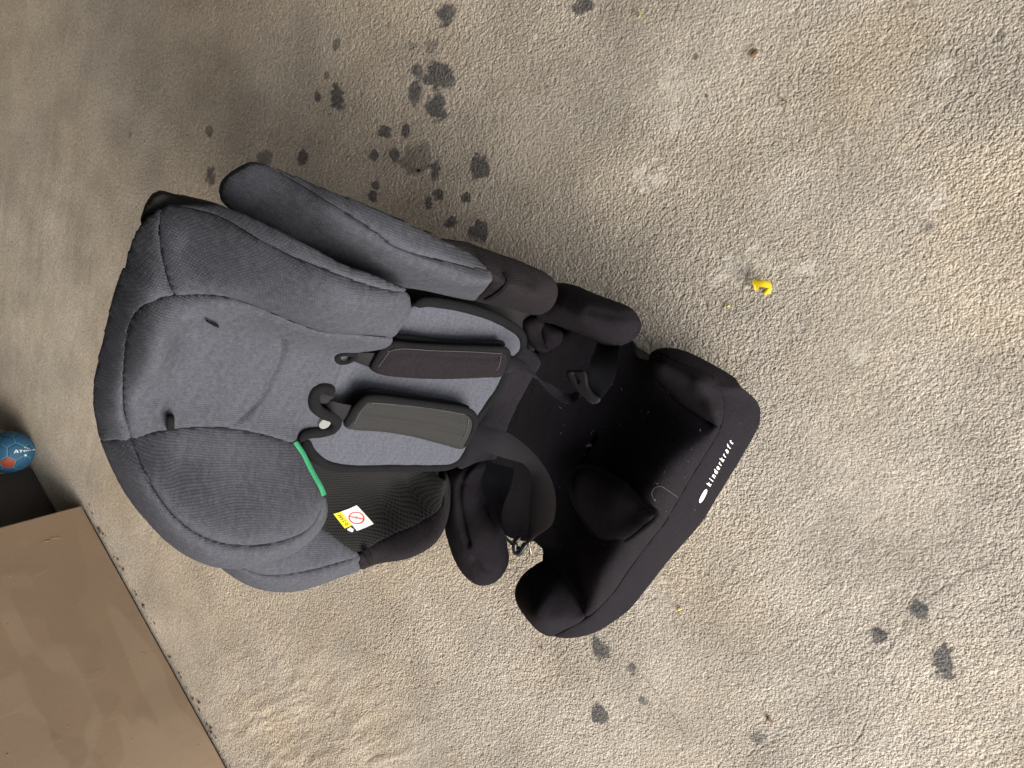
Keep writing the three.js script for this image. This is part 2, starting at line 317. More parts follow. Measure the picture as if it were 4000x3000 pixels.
function floorMaps(X0, Z0, SX, SZ, FN) {
  const col = new Uint8Array(FN * FN * 4), bmp = new Uint8Array(FN * FN * 4), ex = SX / FN, ez = SZ / FN;
  const sMask = new Float32Array(FN * FN), pMask = new Float32Array(FN * FN), cMask = new Float32Array(FN * FN);
  const splat = (list, out, rag) => { for (const s of list) {
    const R = Math.max(s.rx, s.rz) * 1.6, i0 = Math.max(0, Math.floor((s.x - R - X0) / ex)), i1 = Math.min(FN - 1, Math.ceil((s.x + R - X0) / ex)), j0 = Math.max(0, Math.floor((s.z - R - Z0) / ez)), j1 = Math.min(FN - 1, Math.ceil((s.z + R - Z0) / ez));
    for (let j = j0; j <= j1; j++) for (let i = i0; i <= i1; i++) {
      const x = X0 + i * ex, z = Z0 + j * ez, d = Math.hypot((x - s.x) / s.rx, (z - s.z) / s.rz) + rag * (fbm(x * 130, z * 130, 3) - .5) + .75 * (fbm(x * 38 + 9, z * 38, 2) - .5) + .3 * (hash(i, j) - .5);
      const m = s.s * smooth(1.1, .72, d) * (.8 + .4 * vn(x * 90, z * 90)); if (m > out[j * FN + i]) out[j * FN + i] = Math.min(1, m);
    } } };
  splat(stains, sMask, 1.0); splat(pale, pMask, 1.3);
  for (const c of cracks) for (const [k, p] of c.entries()) if (k) {
    const o = c[k - 1], n = Math.ceil(Math.hypot(p[0] - o[0], p[1] - o[1]) / (ex * .5)), w = Math.max(1, Math.round(.002 / ex));
    for (let t = 0; t <= n; t++) {
      const x = o[0] + (p[0] - o[0]) * t / n, z = o[1] + (p[1] - o[1]) * t / n, ox = .007 * (fbm(x * 45, z * 45, 3) - .5) * 2, i = Math.round((x + ox - X0) / ex), j = Math.round((z + ox - Z0) / ez);
      for (let a = -w; a <= w; a++) for (let b = -w; b <= w; b++) if (i + a >= 0 && i + a < FN && j + b >= 0 && j + b < FN) { const q = (j + b) * FN + i + a; cMask[q] = Math.max(cMask[q], clamp(1 - Math.hypot(a, b) / (w + .4)) * (.3 + .7 * vn(x * 60, z * 60))); }
    } }
  for (let j = 0; j < FN; j++) for (let i = 0; i < FN; i++) {
    const x = X0 + i * ex, z = Z0 + j * ez, k = j * FN + i, rz = roughZone(x, z), h0 = hash(Math.floor(x * 1400), Math.floor(z * 1400) + 17);
    const grain = .36 * grit(x, z, .0044, 3) + .3 * grit(x, z, .0023, 71) + .14 * vn(x * 170, z * 170) + .2 * h0 - .34 * Math.max(0, grit(x, z, .013, 40) - .6) * 2;
    const low = fbm(x * 4 + 31, z * 4, 3), amp = (.25 + .75 * rz) * (.35 + 1.15 * low), st = sMask[k], pa = clamp(pMask[k] * 1.3) * smooth(.4, .62, fbm(x * 95, z * 95, 3)), cr = cMask[k];
    const h = .5 + (grain - .36) * amp * (1 - .25 * st) * (1 - .6 * pa) - .3 * cr;
    const b = clamp(h) * 255, q = k * 4; bmp[q] = bmp[q + 1] = bmp[q + 2] = b; bmp[q + 3] = 255;
    // colour of the matter: cement with sand grains, brown dust, lime and grey oil
    const m1 = fbm(x * 3.1 + 5, z * 3.1, 4), m2 = fbm(x * 11, z * 11 + 8, 3), s2 = vn(x * 420, z * 420);
    let L = .545 * (.62 + .5 * m2 + .28 * m1) * (.84 + .2 * s2 + .4 * (h0 - .5) + .3 * (hash(Math.floor((x + .3 * z) * 520), Math.floor((z - .3 * x) * 520) + 5) - .5) + .22 * (grit(x, z, .0046, 900) - .36));
    const br = smooth(.4, .72, m1) * .42 + .25 * smooth(.48, .72, fbm(x * 6 + 70, z * 6, 3));
    let r = L * 1.06, g = L * (.965 - .07 * br), bl = L * (.825 - .16 * br);
    if (h0 > .996) { r *= 1.35; g *= 1.3; bl *= 1.2; } else if (h0 < .006) { r *= .45; g *= .43; bl *= .41; }
    r += (.84 - r) * pa * .8; g += (.79 - g) * pa * .8; bl += (.7 - bl) * pa * .8;
    const so = Math.min(1, st * 1.35) * (.82 + .3 * (s2 - .5)); r += (.06 - r) * so; g += (.064 - g) * so; bl += (.074 - bl) * so;
    r *= 1 - .25 * cr; g *= 1 - .27 * cr; bl *= 1 - .3 * cr;
    const S = v => Math.round(255 * (v <= .0031308 ? v * 12.92 : 1.055 * Math.pow(v, 1 / 2.4) - .055));
    col[q] = S(clamp(r)); col[q + 1] = S(clamp(g)); col[q + 2] = S(clamp(bl)); col[q + 3] = 255;
  }
  const mk = (d, s) => { const t = new THREE.DataTexture(d, FN, FN, THREE.RGBAFormat); t.magFilter = THREE.LinearFilter; t.wrapS = t.wrapT = THREE.MirroredRepeatWrapping; if (s) t.colorSpace = THREE.SRGBColorSpace; t.needsUpdate = true; return t; };
  return new THREE.MeshStandardMaterial({ map: mk(col, true), bumpMap: mk(bmp, false), bumpScale: .003, roughness: .95 });
}
{
  const fade = (x, z) => smooth(0, .05, Math.min(x - XA, XB - x, z - ZA, ZB - z)), hgt = (x, z) => floorWave(x, z) * fade(x, z);
  const sheet = (x0, x1, z0, z1, nx, nz, ux, uz, sx, sz, fine) => {
    const pos = [], nor = [], uv = [], idx = [], e = .003;
    for (let j = 0; j <= nz; j++) for (let i = 0; i <= nx; i++) {
      const x = x0 + (x1 - x0) * i / nx, z = z0 + (z1 - z0) * j / nz, n = new THREE.Vector3(0, 1, 0);
      if (fine) n.set(-(hgt(x + e, z) - hgt(x - e, z)) / (2 * e), 1, -(hgt(x, z + e) - hgt(x, z - e)) / (2 * e)).normalize();
      pos.push(x, fine ? hgt(x, z) : 0, z); nor.push(n.x, n.y, n.z); uv.push((x - ux) / sx, (z - uz) / sz);
    }
    for (let j = 0; j < nz; j++) for (let i = 0; i < nx; i++) { const a = j * (nx + 1) + i, b = a + nx + 1; idx.push(a, b, a + 1, b, b + 1, a + 1); }
    const g = new THREE.BufferGeometry(); g.setAttribute('position', new THREE.Float32BufferAttribute(pos, 3)); g.setAttribute('normal', new THREE.Float32BufferAttribute(nor, 3)); g.setAttribute('uv', new THREE.Float32BufferAttribute(uv, 2)); g.setIndex(idx); return g;
  };
  const sl = XM - XA, sr = XB - XM, zf = ZB - ZA, z1 = ZM - ZA, z2 = ZB - ZM;
  const skirt = [[-7, XA, -7, 7], [XB, 7, -7, 7], [XA, XB, -7, ZA], [XA, XB, ZB, 7]].map(q => sheet(...q, 4, 4, XA, ZA, sl, zf, false));
  structure('floor', mergeGeometries([mergeGeometries([sheet(XA, XM, ZA, ZB, 260, 500, XA, ZA, sl, zf, true), ...skirt]), sheet(XM, XB, ZA, ZM, 260, 250, XM, ZA, sr, z1, true), sheet(XM, XB, ZM, ZB, 260, 250, XM, ZM, sr, z2, true)], true),
    [floorMaps(XA, ZA, sl, zf, 2048), floorMaps(XM, ZA, sr, z1, 2048), floorMaps(XM, ZM, sr, z2, 2048)]);
}

// ---------------------------------------------------------------- garage round the place, and the brown wall
const gp = (a, b, y = 0) => new THREE.Vector3().addScaledVector(GA, a).addScaledVector(GB, b).setY(y);
const gTurn = Math.atan2(-GA.z, GA.x), dTurn = Math.atan2(-DA.z, DA.x);
function gBox(a0, a1, b0, b1, y0, y1) { const g = new THREE.BoxGeometry(a1 - a0, y1 - y0, b1 - b0); g.rotateY(dTurn); g.translate(DA.x * (a0 + a1) / 2 + DB.x * (b0 + b1) / 2, (y0 + y1) / 2, DA.z * (a0 + a1) / 2 + DB.z * (b0 + b1) / 2); return g; }
const plaster = new THREE.MeshStandardMaterial({ color: new THREE.Color().setRGB(.2, .19, .17), roughness: .95 });
const DOORA = 1.35;
tag(mesh('garage_wall', gBox(-4.2, DOORA, -2.75, -2.6, 0, 2.5), plaster, scene), 'pale plaster garage wall on the side of the brown panel', 'wall');
tag(mesh('garage_wall', gBox(-4.2, DOORA, 2.1, 2.25, 0, 2.5), plaster, scene), 'pale plaster garage side wall on the right of the seat', 'wall');
tag(mesh('garage_wall', gBox(-4.35, -4.2, -2.75, 2.25, 0, 2.5), plaster, scene), 'pale plaster rear garage wall opposite the open door', 'wall');
tag(mesh('garage_wall', mergeGeometries([gBox(DOORA, DOORA + .2, -2.75, -2.35, 0, 2.5), gBox(DOORA, DOORA + .2, 1.9, 2.25, 0, 2.5), gBox(DOORA, DOORA + .2, -2.35, 1.9, 2.1, 2.5)]), plaster, scene), 'garage wall with the wide open doorway that lets daylight in', 'wall');
structure('ceiling', gBox(-4.35, DOORA + .2, -2.75, 2.25, 2.5, 2.65), new THREE.MeshStandardMaterial({ color: new THREE.Color().setRGB(.12, .11, .1), roughness: .95 }));
{ const g = new THREE.PlaneGeometry(120, 120); g.rotateX(-Math.PI / 2); g.translate(0, -.012, 0); structure('ground', g, new THREE.MeshStandardMaterial({ color: new THREE.Color().setRGB(.55, .53, .5), roughness: 1 })); }

const brownTex = (() => {
  const n = 1024;
  const colr = dataTex(n, (i, j) => {
    const x = i / n * 1.6, y = j / n * 1.6, s = fbm(x * 4, y * 4 + 3, 3);
    const p = smooth(.5, .53, fbm(x * 3.2 + 2 * vn(x * 3, y * 3), y * 7 + 11, 3)), q = smooth(.56, .6, fbm(x * 5 + 40, y * 5, 3));
    const k = .9 + .16 * (s - .5) + .05 * (hash(i, j) - .5) + .04 * p - .03 * q;
    return [.615 * k, (.53 + .008 * p) * k, (.44 + .014 * p) * k];
  }, true, true);
  const b = dataTex(n, (i, j) => {
    const x = i / n * 1.6, y = j / n * 1.6; let h = .4 + .25 * (fbm(x * 60, y * 60, 3) - .5) + .3 * smooth(.68, .8, fbm(x * 30 + 9, y * 30, 2));
    return [h, h, h];
  }, false, true);
  return [rep(colr, 1.6), rep(b, 1.6)];
})();
const brown = new THREE.MeshPhysicalMaterial({ map: brownTex[0], bumpMap: brownTex[1], bumpScale: .0009, roughness: .6 });
function uvBox(g, s = 1) {                             // metres, by the larger side of the normal
  const p = g.attributes.position, n = g.attributes.normal, u = g.attributes.uv;
  for (let i = 0; i < p.count; i++) { const ax = Math.abs(n.getX(i)), ay = Math.abs(n.getY(i)), az = Math.abs(n.getZ(i)); if (ay > ax && ay > az) u.setXY(i, p.getX(i) * s, p.getZ(i) * s); else if (ax > az) u.setXY(i, p.getZ(i) * s, p.getY(i) * s); else u.setXY(i, p.getX(i) * s, p.getY(i) * s); }
  return g;
}
{
  const c = onFloor(330, 1970), a0 = c.dot(GA), b0 = c.dot(GB);
  const t = thing('brown_wall', 'brown painted wall panel with drips standing on the floor at the left edge', 'wall', [gp(a0, b0).x, 0, gp(a0, b0).z], gTurn);
  mesh('panel', uvBox(new RoundedBoxGeometry(2.2, 1.9, .1, 3, .004)).translate(1.1, .958, .05), brown, t);
  mesh('base_gap', new THREE.BoxGeometry(2.18, .03, .085).translate(1.1, -.006, .054), M.dark, t, 'dark gap along the foot of the brown wall');
  // paint runs and flecks
  const runs = [];
  for (const [x, y, l, w] of [[.07, .12, .05, .0014]]) {
    const P = []; for (let k = 0; k <= 6; k++) P.push(new THREE.Vector3(x + .018 * (vn(k * .9, x * 50) - .5), y - l * k / 6 + .02, -.0005));
    runs.push(pipeGeo(P, new THREE.Vector3(0, 0, 1), w * .35, .0008, false, 8, .008));
  }
  for (let k = 0; k < 55; k++) {
    const x = .03 + rnd() * 1.1, y = .02 + Math.pow(rnd(), 1.7) * .5, r = .0006 + rnd() * .0011, g = new THREE.SphereGeometry(r, 7, 5).toNonIndexed(); g.scale(1 + rnd() * 1.6, 1 + rnd() * .6, .45); g.translate(x, y, -.0003); g.deleteAttribute('uv'); runs.push(g);
  }
  mesh('paint_run', mergeGeometries(runs.map(g => { const q = g.index ? g.toNonIndexed() : g; q.deleteAttribute('uv'); return q; })), new THREE.MeshPhysicalMaterial({ color: new THREE.Color().setRGB(.3, .2, .125), roughness: .5 }), t).userData.kind = 'stuff';
  const d0 = onFloor(125, 1830), d1 = onFloor(225, 1995), da = d0.dot(GA), db = (d0.dot(GB) + d1.dot(GB)) / 2;
  const b = tag(mesh('dark_board', new RoundedBoxGeometry(.75, .5, .03, 2, .003).translate(.375, .252, .015), new THREE.MeshStandardMaterial({ color: new THREE.Color().setRGB(.045, .04, .038), roughness: .8 }), scene), 'dark grey board standing on edge between the ball and the brown wall', 'board');
  b.position.copy(gp(da, db)); b.rotation.y = gTurn;
  // crumbs and dust fluff along the foot of the wall
  const crumbs = [];
  for (let k = 0; k < 150; k++) {
    const g = new THREE.IcosahedronGeometry(.0007 + Math.pow(rnd(), 4) * .003, 0); g.scale(1 + rnd(), .6 + .4 * rnd(), 1 + rnd()); g.rotateY(rnd() * 6);
    const q = gp(a0 + rnd() * 1.5, b0 + .003 + Math.pow(rnd(), 3) * .016, .001); g.translate(q.x, q.y, q.z); crumbs.push(g);
  }
  const cr = mesh('dust_crumbs', mergeGeometries(crumbs), new THREE.MeshStandardMaterial({ color: new THREE.Color().setRGB(.15, .125, .1), roughness: 1 }), scene); cr.userData.kind = 'stuff'; tag(cr, 'dark crumbs and fluff lying along the foot of the brown wall', 'dust');
}

// ---------------------------------------------------------------- ball
{
  const R = .055, c = onFloor(38, 1765, R), fwd = camera.position.clone().sub(c).normalize();
  const ball = thing('small_ball', 'small blue handball with one red panel at the far left edge', 'ball', [c.x, 0, c.z]);
  const ctr = new THREE.Vector3(0, R, 0);
  // turn the panel pattern so that a pentagon of the red kind shows low on the left
  const right = camAxes[0].clone().set(camAxes[0].x, camAxes[1].x, camAxes[2].x), upv = new THREE.Vector3(camAxes[0].y, camAxes[1].y, camAxes[2].y);
  const ico = new THREE.IcosahedronGeometry(1, 0), V = [], F = [];
  const add = (L, v) => { if (!L.some(q => q.distanceTo(v) < .05)) L.push(v); };
  const ip = ico.attributes.position; for (let i = 0; i < ip.count; i++) add(V, new THREE.Vector3().fromBufferAttribute(ip, i));
  for (let i = 0; i < ip.count; i += 3) F.push(new THREE.Vector3().fromBufferAttribute(ip, i).add(new THREE.Vector3().fromBufferAttribute(ip, i + 1)).add(new THREE.Vector3().fromBufferAttribute(ip, i + 2)).normalize());
  const corners = []; for (const a of V) for (const b of V) if (a !== b && a.distanceTo(b) < 1.1) corners.push(a.clone().multiplyScalar(2).add(b).normalize());
  const off = (x, y) => fwd.clone().addScaledVector(right, x).addScaledVector(upv, y).normalize();
  const f0 = F[0], v0 = V.reduce((m, v) => v.distanceTo(f0) < m.distanceTo(f0) ? v : m, V[0]);
  // F[0] faces towards the text, v0 towards the red panel
  const bs = (z, q) => { const Z = z.clone().normalize(), X = q.clone().addScaledVector(Z, -q.dot(Z)).normalize(), Y = Z.clone().cross(X); return new THREE.Matrix4().makeBasis(X, Y, Z); };
  const rot = bs(off(.42, 0.0), off(-.25, -.75)).multiply(bs(f0, v0).invert());
  for (const L of [V, F, corners]) for (const v of L) v.applyMatrix4(rot);
  mesh('seam_core', new THREE.SphereGeometry(R - .0012, 40, 28).translate(0, R, 0), new THREE.MeshStandardMaterial({ color: new THREE.Color().setRGB(.1, .27, .32), roughness: .7 }), ball);
  const bl = new THREE.MeshPhysicalMaterial({ color: new THREE.Color().setRGB(.016, .1, .2), roughness: .7 }), red = new THREE.MeshPhysicalMaterial({ color: new THREE.Color().setRGB(.3, .05, .022), roughness: .6 });
  for (const [k, s] of [...V, ...F].entries()) {
    const near = corners.filter(q => q.distanceTo(s) < .52).map(q => q.clone());
    const X = near[0].clone().addScaledVector(s, -near[0].dot(s)).normalize(), Y = s.clone().cross(X), uq = [];
    for (const q of near) if (!uq.some(r => r.distanceTo(q) < .05)) uq.push(q);
    uq.sort((p, q) => Math.atan2(p.dot(Y), p.dot(X)) - Math.atan2(q.dot(Y), q.dot(X)));
    const pos = [], idx = [], rings = [0, .35, .65, .86, .93, .95], n = uq.length, per = n * 4;
    for (const [ri, r] of rings.entries()) for (let j = 0; j < per; j++) {
      const e = j / 4, a = uq[Math.floor(e) % n], b = uq[(Math.floor(e) + 1) % n], q = a.clone().lerp(b, e % 1), d = s.clone().lerp(q, r).normalize();
      const p = d.multiplyScalar(ri === 5 ? R - .0016 : R + .0006 - (ri === 4 ? .0008 : 0)).add(ctr); pos.push(p.x, p.y, p.z);
    }
    for (let ri = 0; ri < 5; ri++) for (let j = 0; j < per; j++) { const a = ri * per + j, b = ri * per + (j + 1) % per; idx.push(a, a + per, b, b, a + per, b + per); }
    const g = new THREE.BufferGeometry(); g.setAttribute('position', new THREE.Float32BufferAttribute(pos, 3)); g.setIndex(idx); g.computeVertexNormals();
    const isRed = s === v0 || (k < 12 && V[k].distanceTo(v0) > 1.9);
    mesh('panel', g, isRed ? red : bl, ball, isRed ? 'red ball panel' : undefined);
  }
  const wrap = (str, size, x0, y0, mat) => {
    const g = new TextGeometry(str, { font, size, depth: .0004, curveSegments: 3 }), p = g.attributes.position;
    for (let i = 0; i < p.count; i++) {
      const d = off(0, 0).applyAxisAngle(upv, (x0 + p.getX(i)) / R).applyAxisAngle(right, -(y0 + p.getY(i)) / R); d.multiplyScalar(R + .0012 + p.getZ(i)).add(ctr); p.setXYZ(i, d.x, d.y, d.z);
    }
    g.computeVertexNormals(); return mesh('lettering', g, mat, ball, 'white lettering on the ball');
  };
  wrap('ATORKA', .0125, .008, -.006, M.white); wrap('H100', .0075, .028, .022, M.white);
  wrap('I', .017, .03, -.045, M.white);
}

// ---------------------------------------------------------------- the child seat
const seat = thing('child_car_seat', 'black and grey child car seat with harness standing on the concrete floor', 'car seat', SEAT.toArray(), -YAW);
const rev = a => a.slice().reverse();
const soft = (k, f = 24) => (a, b) => k * (fbm(a * f + 3, b * f + 9, 3) - .5);

// ---- cushion
const CU = new Surf(FS);
const seamBR = [[2814, 1665, .18], [2776, 1652, .18], [2713, 1614, .178], [2650, 1570, .172], [2586, 1506, .165], [2548, 1456, .16], [2536, 1412, .15]];
const seamFront = [[2289, 2410, .175], [2384, 2328, .18], [2460, 2220, .185], [2555, 2094, .187], [2599, 2038, .187], [2650, 1950, .187], [2713, 1842, .187], [2776, 1741, .185], [2814, 1665, .18]];
const seamBL = [[2121, 2192, .14], [2175, 2233, .155], [2225, 2290, .165], [2257, 2341, .17], [2289, 2410, .175]];
const seamRtop = [[2540, 1400, .165], [2580, 1388, .2], [2637, 1411, .21], [2710, 1440, .208], [2776, 1468, .2], [2808, 1506, .192]];
const seamRcor = [[2808, 1506, .192], [2870, 1516, .168], [2930, 1546, .115], [2960, 1576, .075]];
const seamRfront = [[2808, 1506, .192], [2827, 1570, .185], [2824, 1633, .182], [2814, 1665, .18]];
const seamLtip = [[2289, 2410, .175], [2206, 2461, .172], [2165, 2482, .165]];
const P_center = [[2080, 1390, .17], [2000, 1560, .168], [1930, 1700, .168], [1890, 1810, .168], [1915, 1900, .16], [1945, 1990, .15], [1970, 2085, .14], [2035, 2112, .135], [2095, 2116, .132], [2117, 2135, .132], [2121, 2163, .132], ...seamBL, ...seamFront.slice(1), ...seamBR.slice(1), [2491, 1392, .135], [2479, 1342, .13], [2400, 1290, .13], [2250, 1280, .14], [2150, 1340, .16]];
const P_rface = [...seamRtop, ...seamRfront.slice(1), ...seamBR.slice(1)];
const P_router = [[2536, 1412, .15], [2536, 1392, .16], [2545, 1376, .17], [2574, 1361, .18], [2618, 1358, .182], [2681, 1373, .18], [2776, 1418, .165], [2871, 1475, .14], [2934, 1530, .1], [2962, 1580, .07], [2925, 1575, .1], [2868, 1538, .158], [2812, 1526, .184], ...rev(seamRtop).slice(1)];
const P_apron = [...seamRcor, [2969, 1595, .055], [2971, 1622, .036], [2965, 1660, .024], [2941, 1709, .02], [2871, 1829, .02], [2801, 1943, .02], [2738, 2044, .02], [2618, 2182, .03], [2523, 2303, .05], [2460, 2379, .07], [2396, 2429, .09], [2333, 2467, .11], [2270, 2486, .13], [2206, 2492, .15], ...rev(seamLtip), ...seamFront.slice(1), ...rev(seamRfront).slice(1, -1)];
const P_left = [...seamBL, ...seamLtip.slice(1), [2156, 2486, .165], [2111, 2467, .165], [2067, 2423, .17], [2029, 2372, .17], [2012, 2328, .17], [2016, 2290, .168], [2042, 2246, .16], [2080, 2214, .15]];
for (const L of [P_apron, P_center, P_rface, P_router, P_left]) CU.add(dense(L));
CU.add([ [2300, 1740, .148], [2450, 1800, .165], [2200, 1650, .155], [2350, 2000, .16], [2500, 1650, .162], [2690, 1500, .2], [2745, 1560, .193], [2620, 1465, .194], [2140, 2330, .205], [2200, 2400, .2], [2080, 2330, .2]]);
const wr = (a, b) => .0022 * (fbm(a * 26, b * 26 + 3, 2) - .5) * smooth(.4, .2, a);
const cushion = mesh('seat_cushion', padGeo(CU, P_center, { edge: .007, round: .02, thick: .02, wave: wr, grooves: [{ pts: [[2322, 1705], [2298, 1745], [2262, 1815]], depth: .012, width: .0035 }] }), M.black, seat, 'black fabric seat cushion with a slit for the crotch strap');
mesh('side_bolster', padGeo(CU, P_rface, { wave: soft(.0015, 30), edge: .008, round: .02, thick: .03 }), M.black, cushion);
mesh('bolster_side', padGeo(CU, P_router, { edge: .006, round: .016, thick: .03 }), M.black, cushion);
mesh('side_bolster', padGeo(CU, P_left, { wave: soft(.003, 30), edge: .01, round: .028, thick: .04 }), M.black, cushion);
const apron = mesh('front_apron', padGeo(CU, P_apron, { edge: .008, round: .02, thick: .012, cell: .002 }), M.blackSmooth, cushion, 'black front face of the seat with white lettering');
{ // pale lint caught in the weave
  const out = [];
  for (let k = 0; k < 60; k++) {
    const c = CU.hit(2130 + rnd() * 620, 1480 + rnd() * 760, .0078), poly = [[2050, 1560], [2500, 1420], [2780, 1700], [2600, 2010], [2330, 2340], [2150, 2120]];
    const q = place(FS, ...c), g = new THREE.CapsuleGeometry(.00016 + rnd() * .00018, .0003 + Math.pow(rnd(), 3) * .004, 2, 4); g.rotateZ(1.57); g.rotateY(rnd() * 6.3); g.translate(q.x, q.y, q.z);
    if (Math.abs(c[1]) < .19 && c[0] > .15) out.push(g);
  }
  mesh('lint', mergeGeometries(out), M.thread, cushion).userData.kind = 'stuff';
}
{ // plastic base under the cover
  const s = new THREE.Shape([[.40, -.17], [.41, 0], [.40, .18], [.3, .2], [.27, .165], [.2, .16], [.05, .17], [-.04, .15], [-.06, 0], [-.04, -.15], [.05, -.17], [.2, -.155], [.27, -.155], [.3, -.185]].map(p => new THREE.Vector2(p[0], -p[1])));
  const g = new THREE.ExtrudeGeometry(s, { depth: .115, bevelEnabled: true, bevelSize: .008, bevelThickness: .006, bevelSegments: 3 }); g.rotateX(-Math.PI / 2); g.translate(0, .007, 0);
  mesh('seat_base', g, M.plastic, seat);
}
{ // lettering printed along the front face
  const O = CU.hit(2772, 1900, .006), X = CU.hit(2866, 1722, .006), Y = CU.hit(2754, 1886, .006);
  const dx = [X[0] - O[0], X[1] - O[1]], dy = [Y[0] - O[0], Y[1] - O[1]];
  const put = (g, name, sx, sy, offs) => {
    const p = g.attributes.position;
    for (let i = 0; i < p.count; i++) { const u = p.getX(i) * sx, v = p.getY(i) * sy, a = O[0] + dx[0] * u + dy[0] * v, b = O[1] + dx[1] * u + dy[1] * v, q = place(FS, a, b, CU.at(a, b) + .0064).addScaledVector(new THREE.Vector3(.8, .6, 0), offs + p.getZ(i)); p.setXYZ(i, q.x, q.y, q.z); }
    g.computeVertexNormals(); return mesh(name, g, M.white, apron, 'white print on the front face');
  };
  const word = 'kinderkraft', gl = [];
  for (let k = 0; k < word.length; k++) {
    const t = new TextGeometry(word[k], { font, size: 1, depth: .0003, curveSegments: 4 }); t.computeBoundingBox(); const c = (t.boundingBox.min.x + t.boundingBox.max.x) / 2;
    t.translate(-c, 0, 0); t.scale(.084, 1, 1); t.translate((k + .4) / word.length, 0, 0); gl.push(t);
  }
  put(mergeGeometries(gl), 'lettering', 1, .8, .0012);
  const sh = new THREE.Shape(), n = 40; for (let k = 0; k <= n; k++) { const q = k / n * 2 * Math.PI, r = .5 + .1 * Math.cos(2 * q); const x = Math.cos(q) * r * 1.6, y = Math.sin(q) * r * .85; k ? sh.lineTo(x, y) : sh.moveTo(x, y); }
  for (const [cx, cy] of [[-.42, .12], [-.36, -.12], [.4, .1], [.46, -.1]]) { const h = new THREE.Path(); h.absellipse(cx, cy, .07, .06, 0, 6.283); sh.holes.push(h); }
  const e = new THREE.ExtrudeGeometry(sh, { depth: .0003, bevelEnabled: false }); e.scale(1, 1, 1); e.translate(-1.45, .35, 0); put(e, 'emblem', .16, 1.0, .0012);
}
{ // crotch pad
  const S = new Surf(FS), o0 = [[2262, 1826, .178], [2301, 1818, .178], [2365, 1847, .182], [2428, 1885, .188], [2491, 1942, .195], [2542, 1986, .204], [2566, 2005, .207], [2562, 2022, .206], [2510, 2068, .2], [2447, 2112, .192], [2396, 2125, .188], [2352, 2110, .184], [2314, 2072, .181], [2270, 2005, .178], [2236, 1929, .176], [2236, 1870, .176]];
  const o = o0.map(p => [p[0], p[1], p[2] + .004 + .031 * smooth(2260, 2500, p[0])]); S.add(o).add([[2400, 1980, .214], [2490, 2000, .224]]);
  const c = mesh('crotch_pad', padGeo(S, o, { edge: .01, round: .02, thick: .012 }), M.black, seat, 'black padded crotch strap cover lying on the cushion');
  mesh('piping', pipeGeo(o.map(p => pt(FS, p)), FS.N, .0042, .0042, true), M.pipe, c);
  const k = CU.hit(2296, 1738, -.002); const g = new THREE.BoxGeometry(.004, .002, .014).rotateY(-.9); const q = place(FS, ...k); g.translate(q.x, q.y + .004, q.z);
  mesh('slit_label', g, M.button, seat);
}

// ---- armrests
{
  const S = new Surf(FS), o = [[2060, 1130, .19], [2172, 1104, .2], [2238, 1112, .21], [2301, 1138, .215], [2384, 1170, .215], [2428, 1186, .212], [2462, 1204, .21], [2486, 1234, .208], [2498, 1266, .206], [2491, 1304, .2], [2460, 1335, .198], [2415, 1352, .195], [2365, 1350, .195], [2320, 1331, .195], [2270, 1306, .195], [2225, 1290, .195], [2170, 1268, .195], [2110, 1250, .19]];
  S.add(o).add([[2300, 1230, .222], [2200, 1190, .215]]);
  const arm = mesh('armrest', padGeo(S, o, { edge: .03, round: .04, thick: .07, wave: soft(.003, 30), grooves: [{ pts: [[2300, 1212], [2340, 1222], [2384, 1233], [2428, 1234], [2455, 1216]], depth: .006, width: .004 }] }), M.black, seat, 'black padded armrest beside the folded harness loop');
  const S2 = new Surf(FS), o2 = [[2045, 1240, .2], [2100, 1235, .2], [2125, 1262, .198], [2118, 1310, .195], [2140, 1372, .19], [2110, 1376, .19], [2078, 1352, .19], [2050, 1305, .195]]; S2.add(o2);
  mesh('arm_root', padGeo(S2, o2, { edge: .018, round: .022, thick: .05 }), M.black, arm);
  const S3 = new Surf(FS), o3 = [[2120, 1258, .19], [2150, 1272, .19], [2192, 1302, .185], [2182, 1345, .18], [2140, 1368, .18], [2118, 1318, .185]]; S3.add(o3);
  mesh('arm_fold', padGeo(S3, o3, { edge: .016, round: .02, thick: .04 }), M.black, arm);
  const L = new Surf(FS), ol = [[1752, 1836, .2], [1748, 1916, .2], [1743, 1999, .205], [1746, 2065, .21], [1760, 2115, .21], [1783, 2181, .21], [1809, 2227, .208], [1846, 2266, .205], [1879, 2283, .203], [1912, 2284, .202], [1945, 2267, .2], [1969, 2231, .2], [1975, 2198, .2], [1968, 2148, .2], [1957, 2098, .2], [1940, 2055, .2], [1914, 2010, .198], [1890, 1960, .195], [1890, 1880, .19], [1915, 1820, .185], [1890, 1785, .185], [1820, 1800, .19]];
  L.add(ol).add([[1850, 2100, .215], [1830, 1950, .205]]);
  const la = mesh('armrest', padGeo(L, ol, { wave: soft(.003, 30), edge: .026, round: .036, thick: .06, grooves: [
    { pts: [[1895, 1782], [1849, 1806], [1813, 1849], [1793, 1893], [1790, 1936], [1796, 1999], [1809, 2065], [1826, 2125]], depth: .007, width: .0045 },
    { pts: [[1852, 2190], [1886, 2224], [1932, 2244], [1960, 2234]], depth: .006, width: .004 }, { pts: [[1806, 1893], [1835, 1902], [1864, 1912]], depth: .005, width: .003 }] }), M.black, seat, 'black padded armrest nearest the brown wall');
  const G = new Surf(FS), og = [[1955, 2090, .15], [1972, 2095, .15], [1974, 2150, .15], [1955, 2155, .15]]; G.add(og);
  mesh('belt_guide', padGeo(G, og, { edge: .003, round: .005, thick: .02, cell: .0015 }), M.green, la, 'green belt guide under the armrest');
}

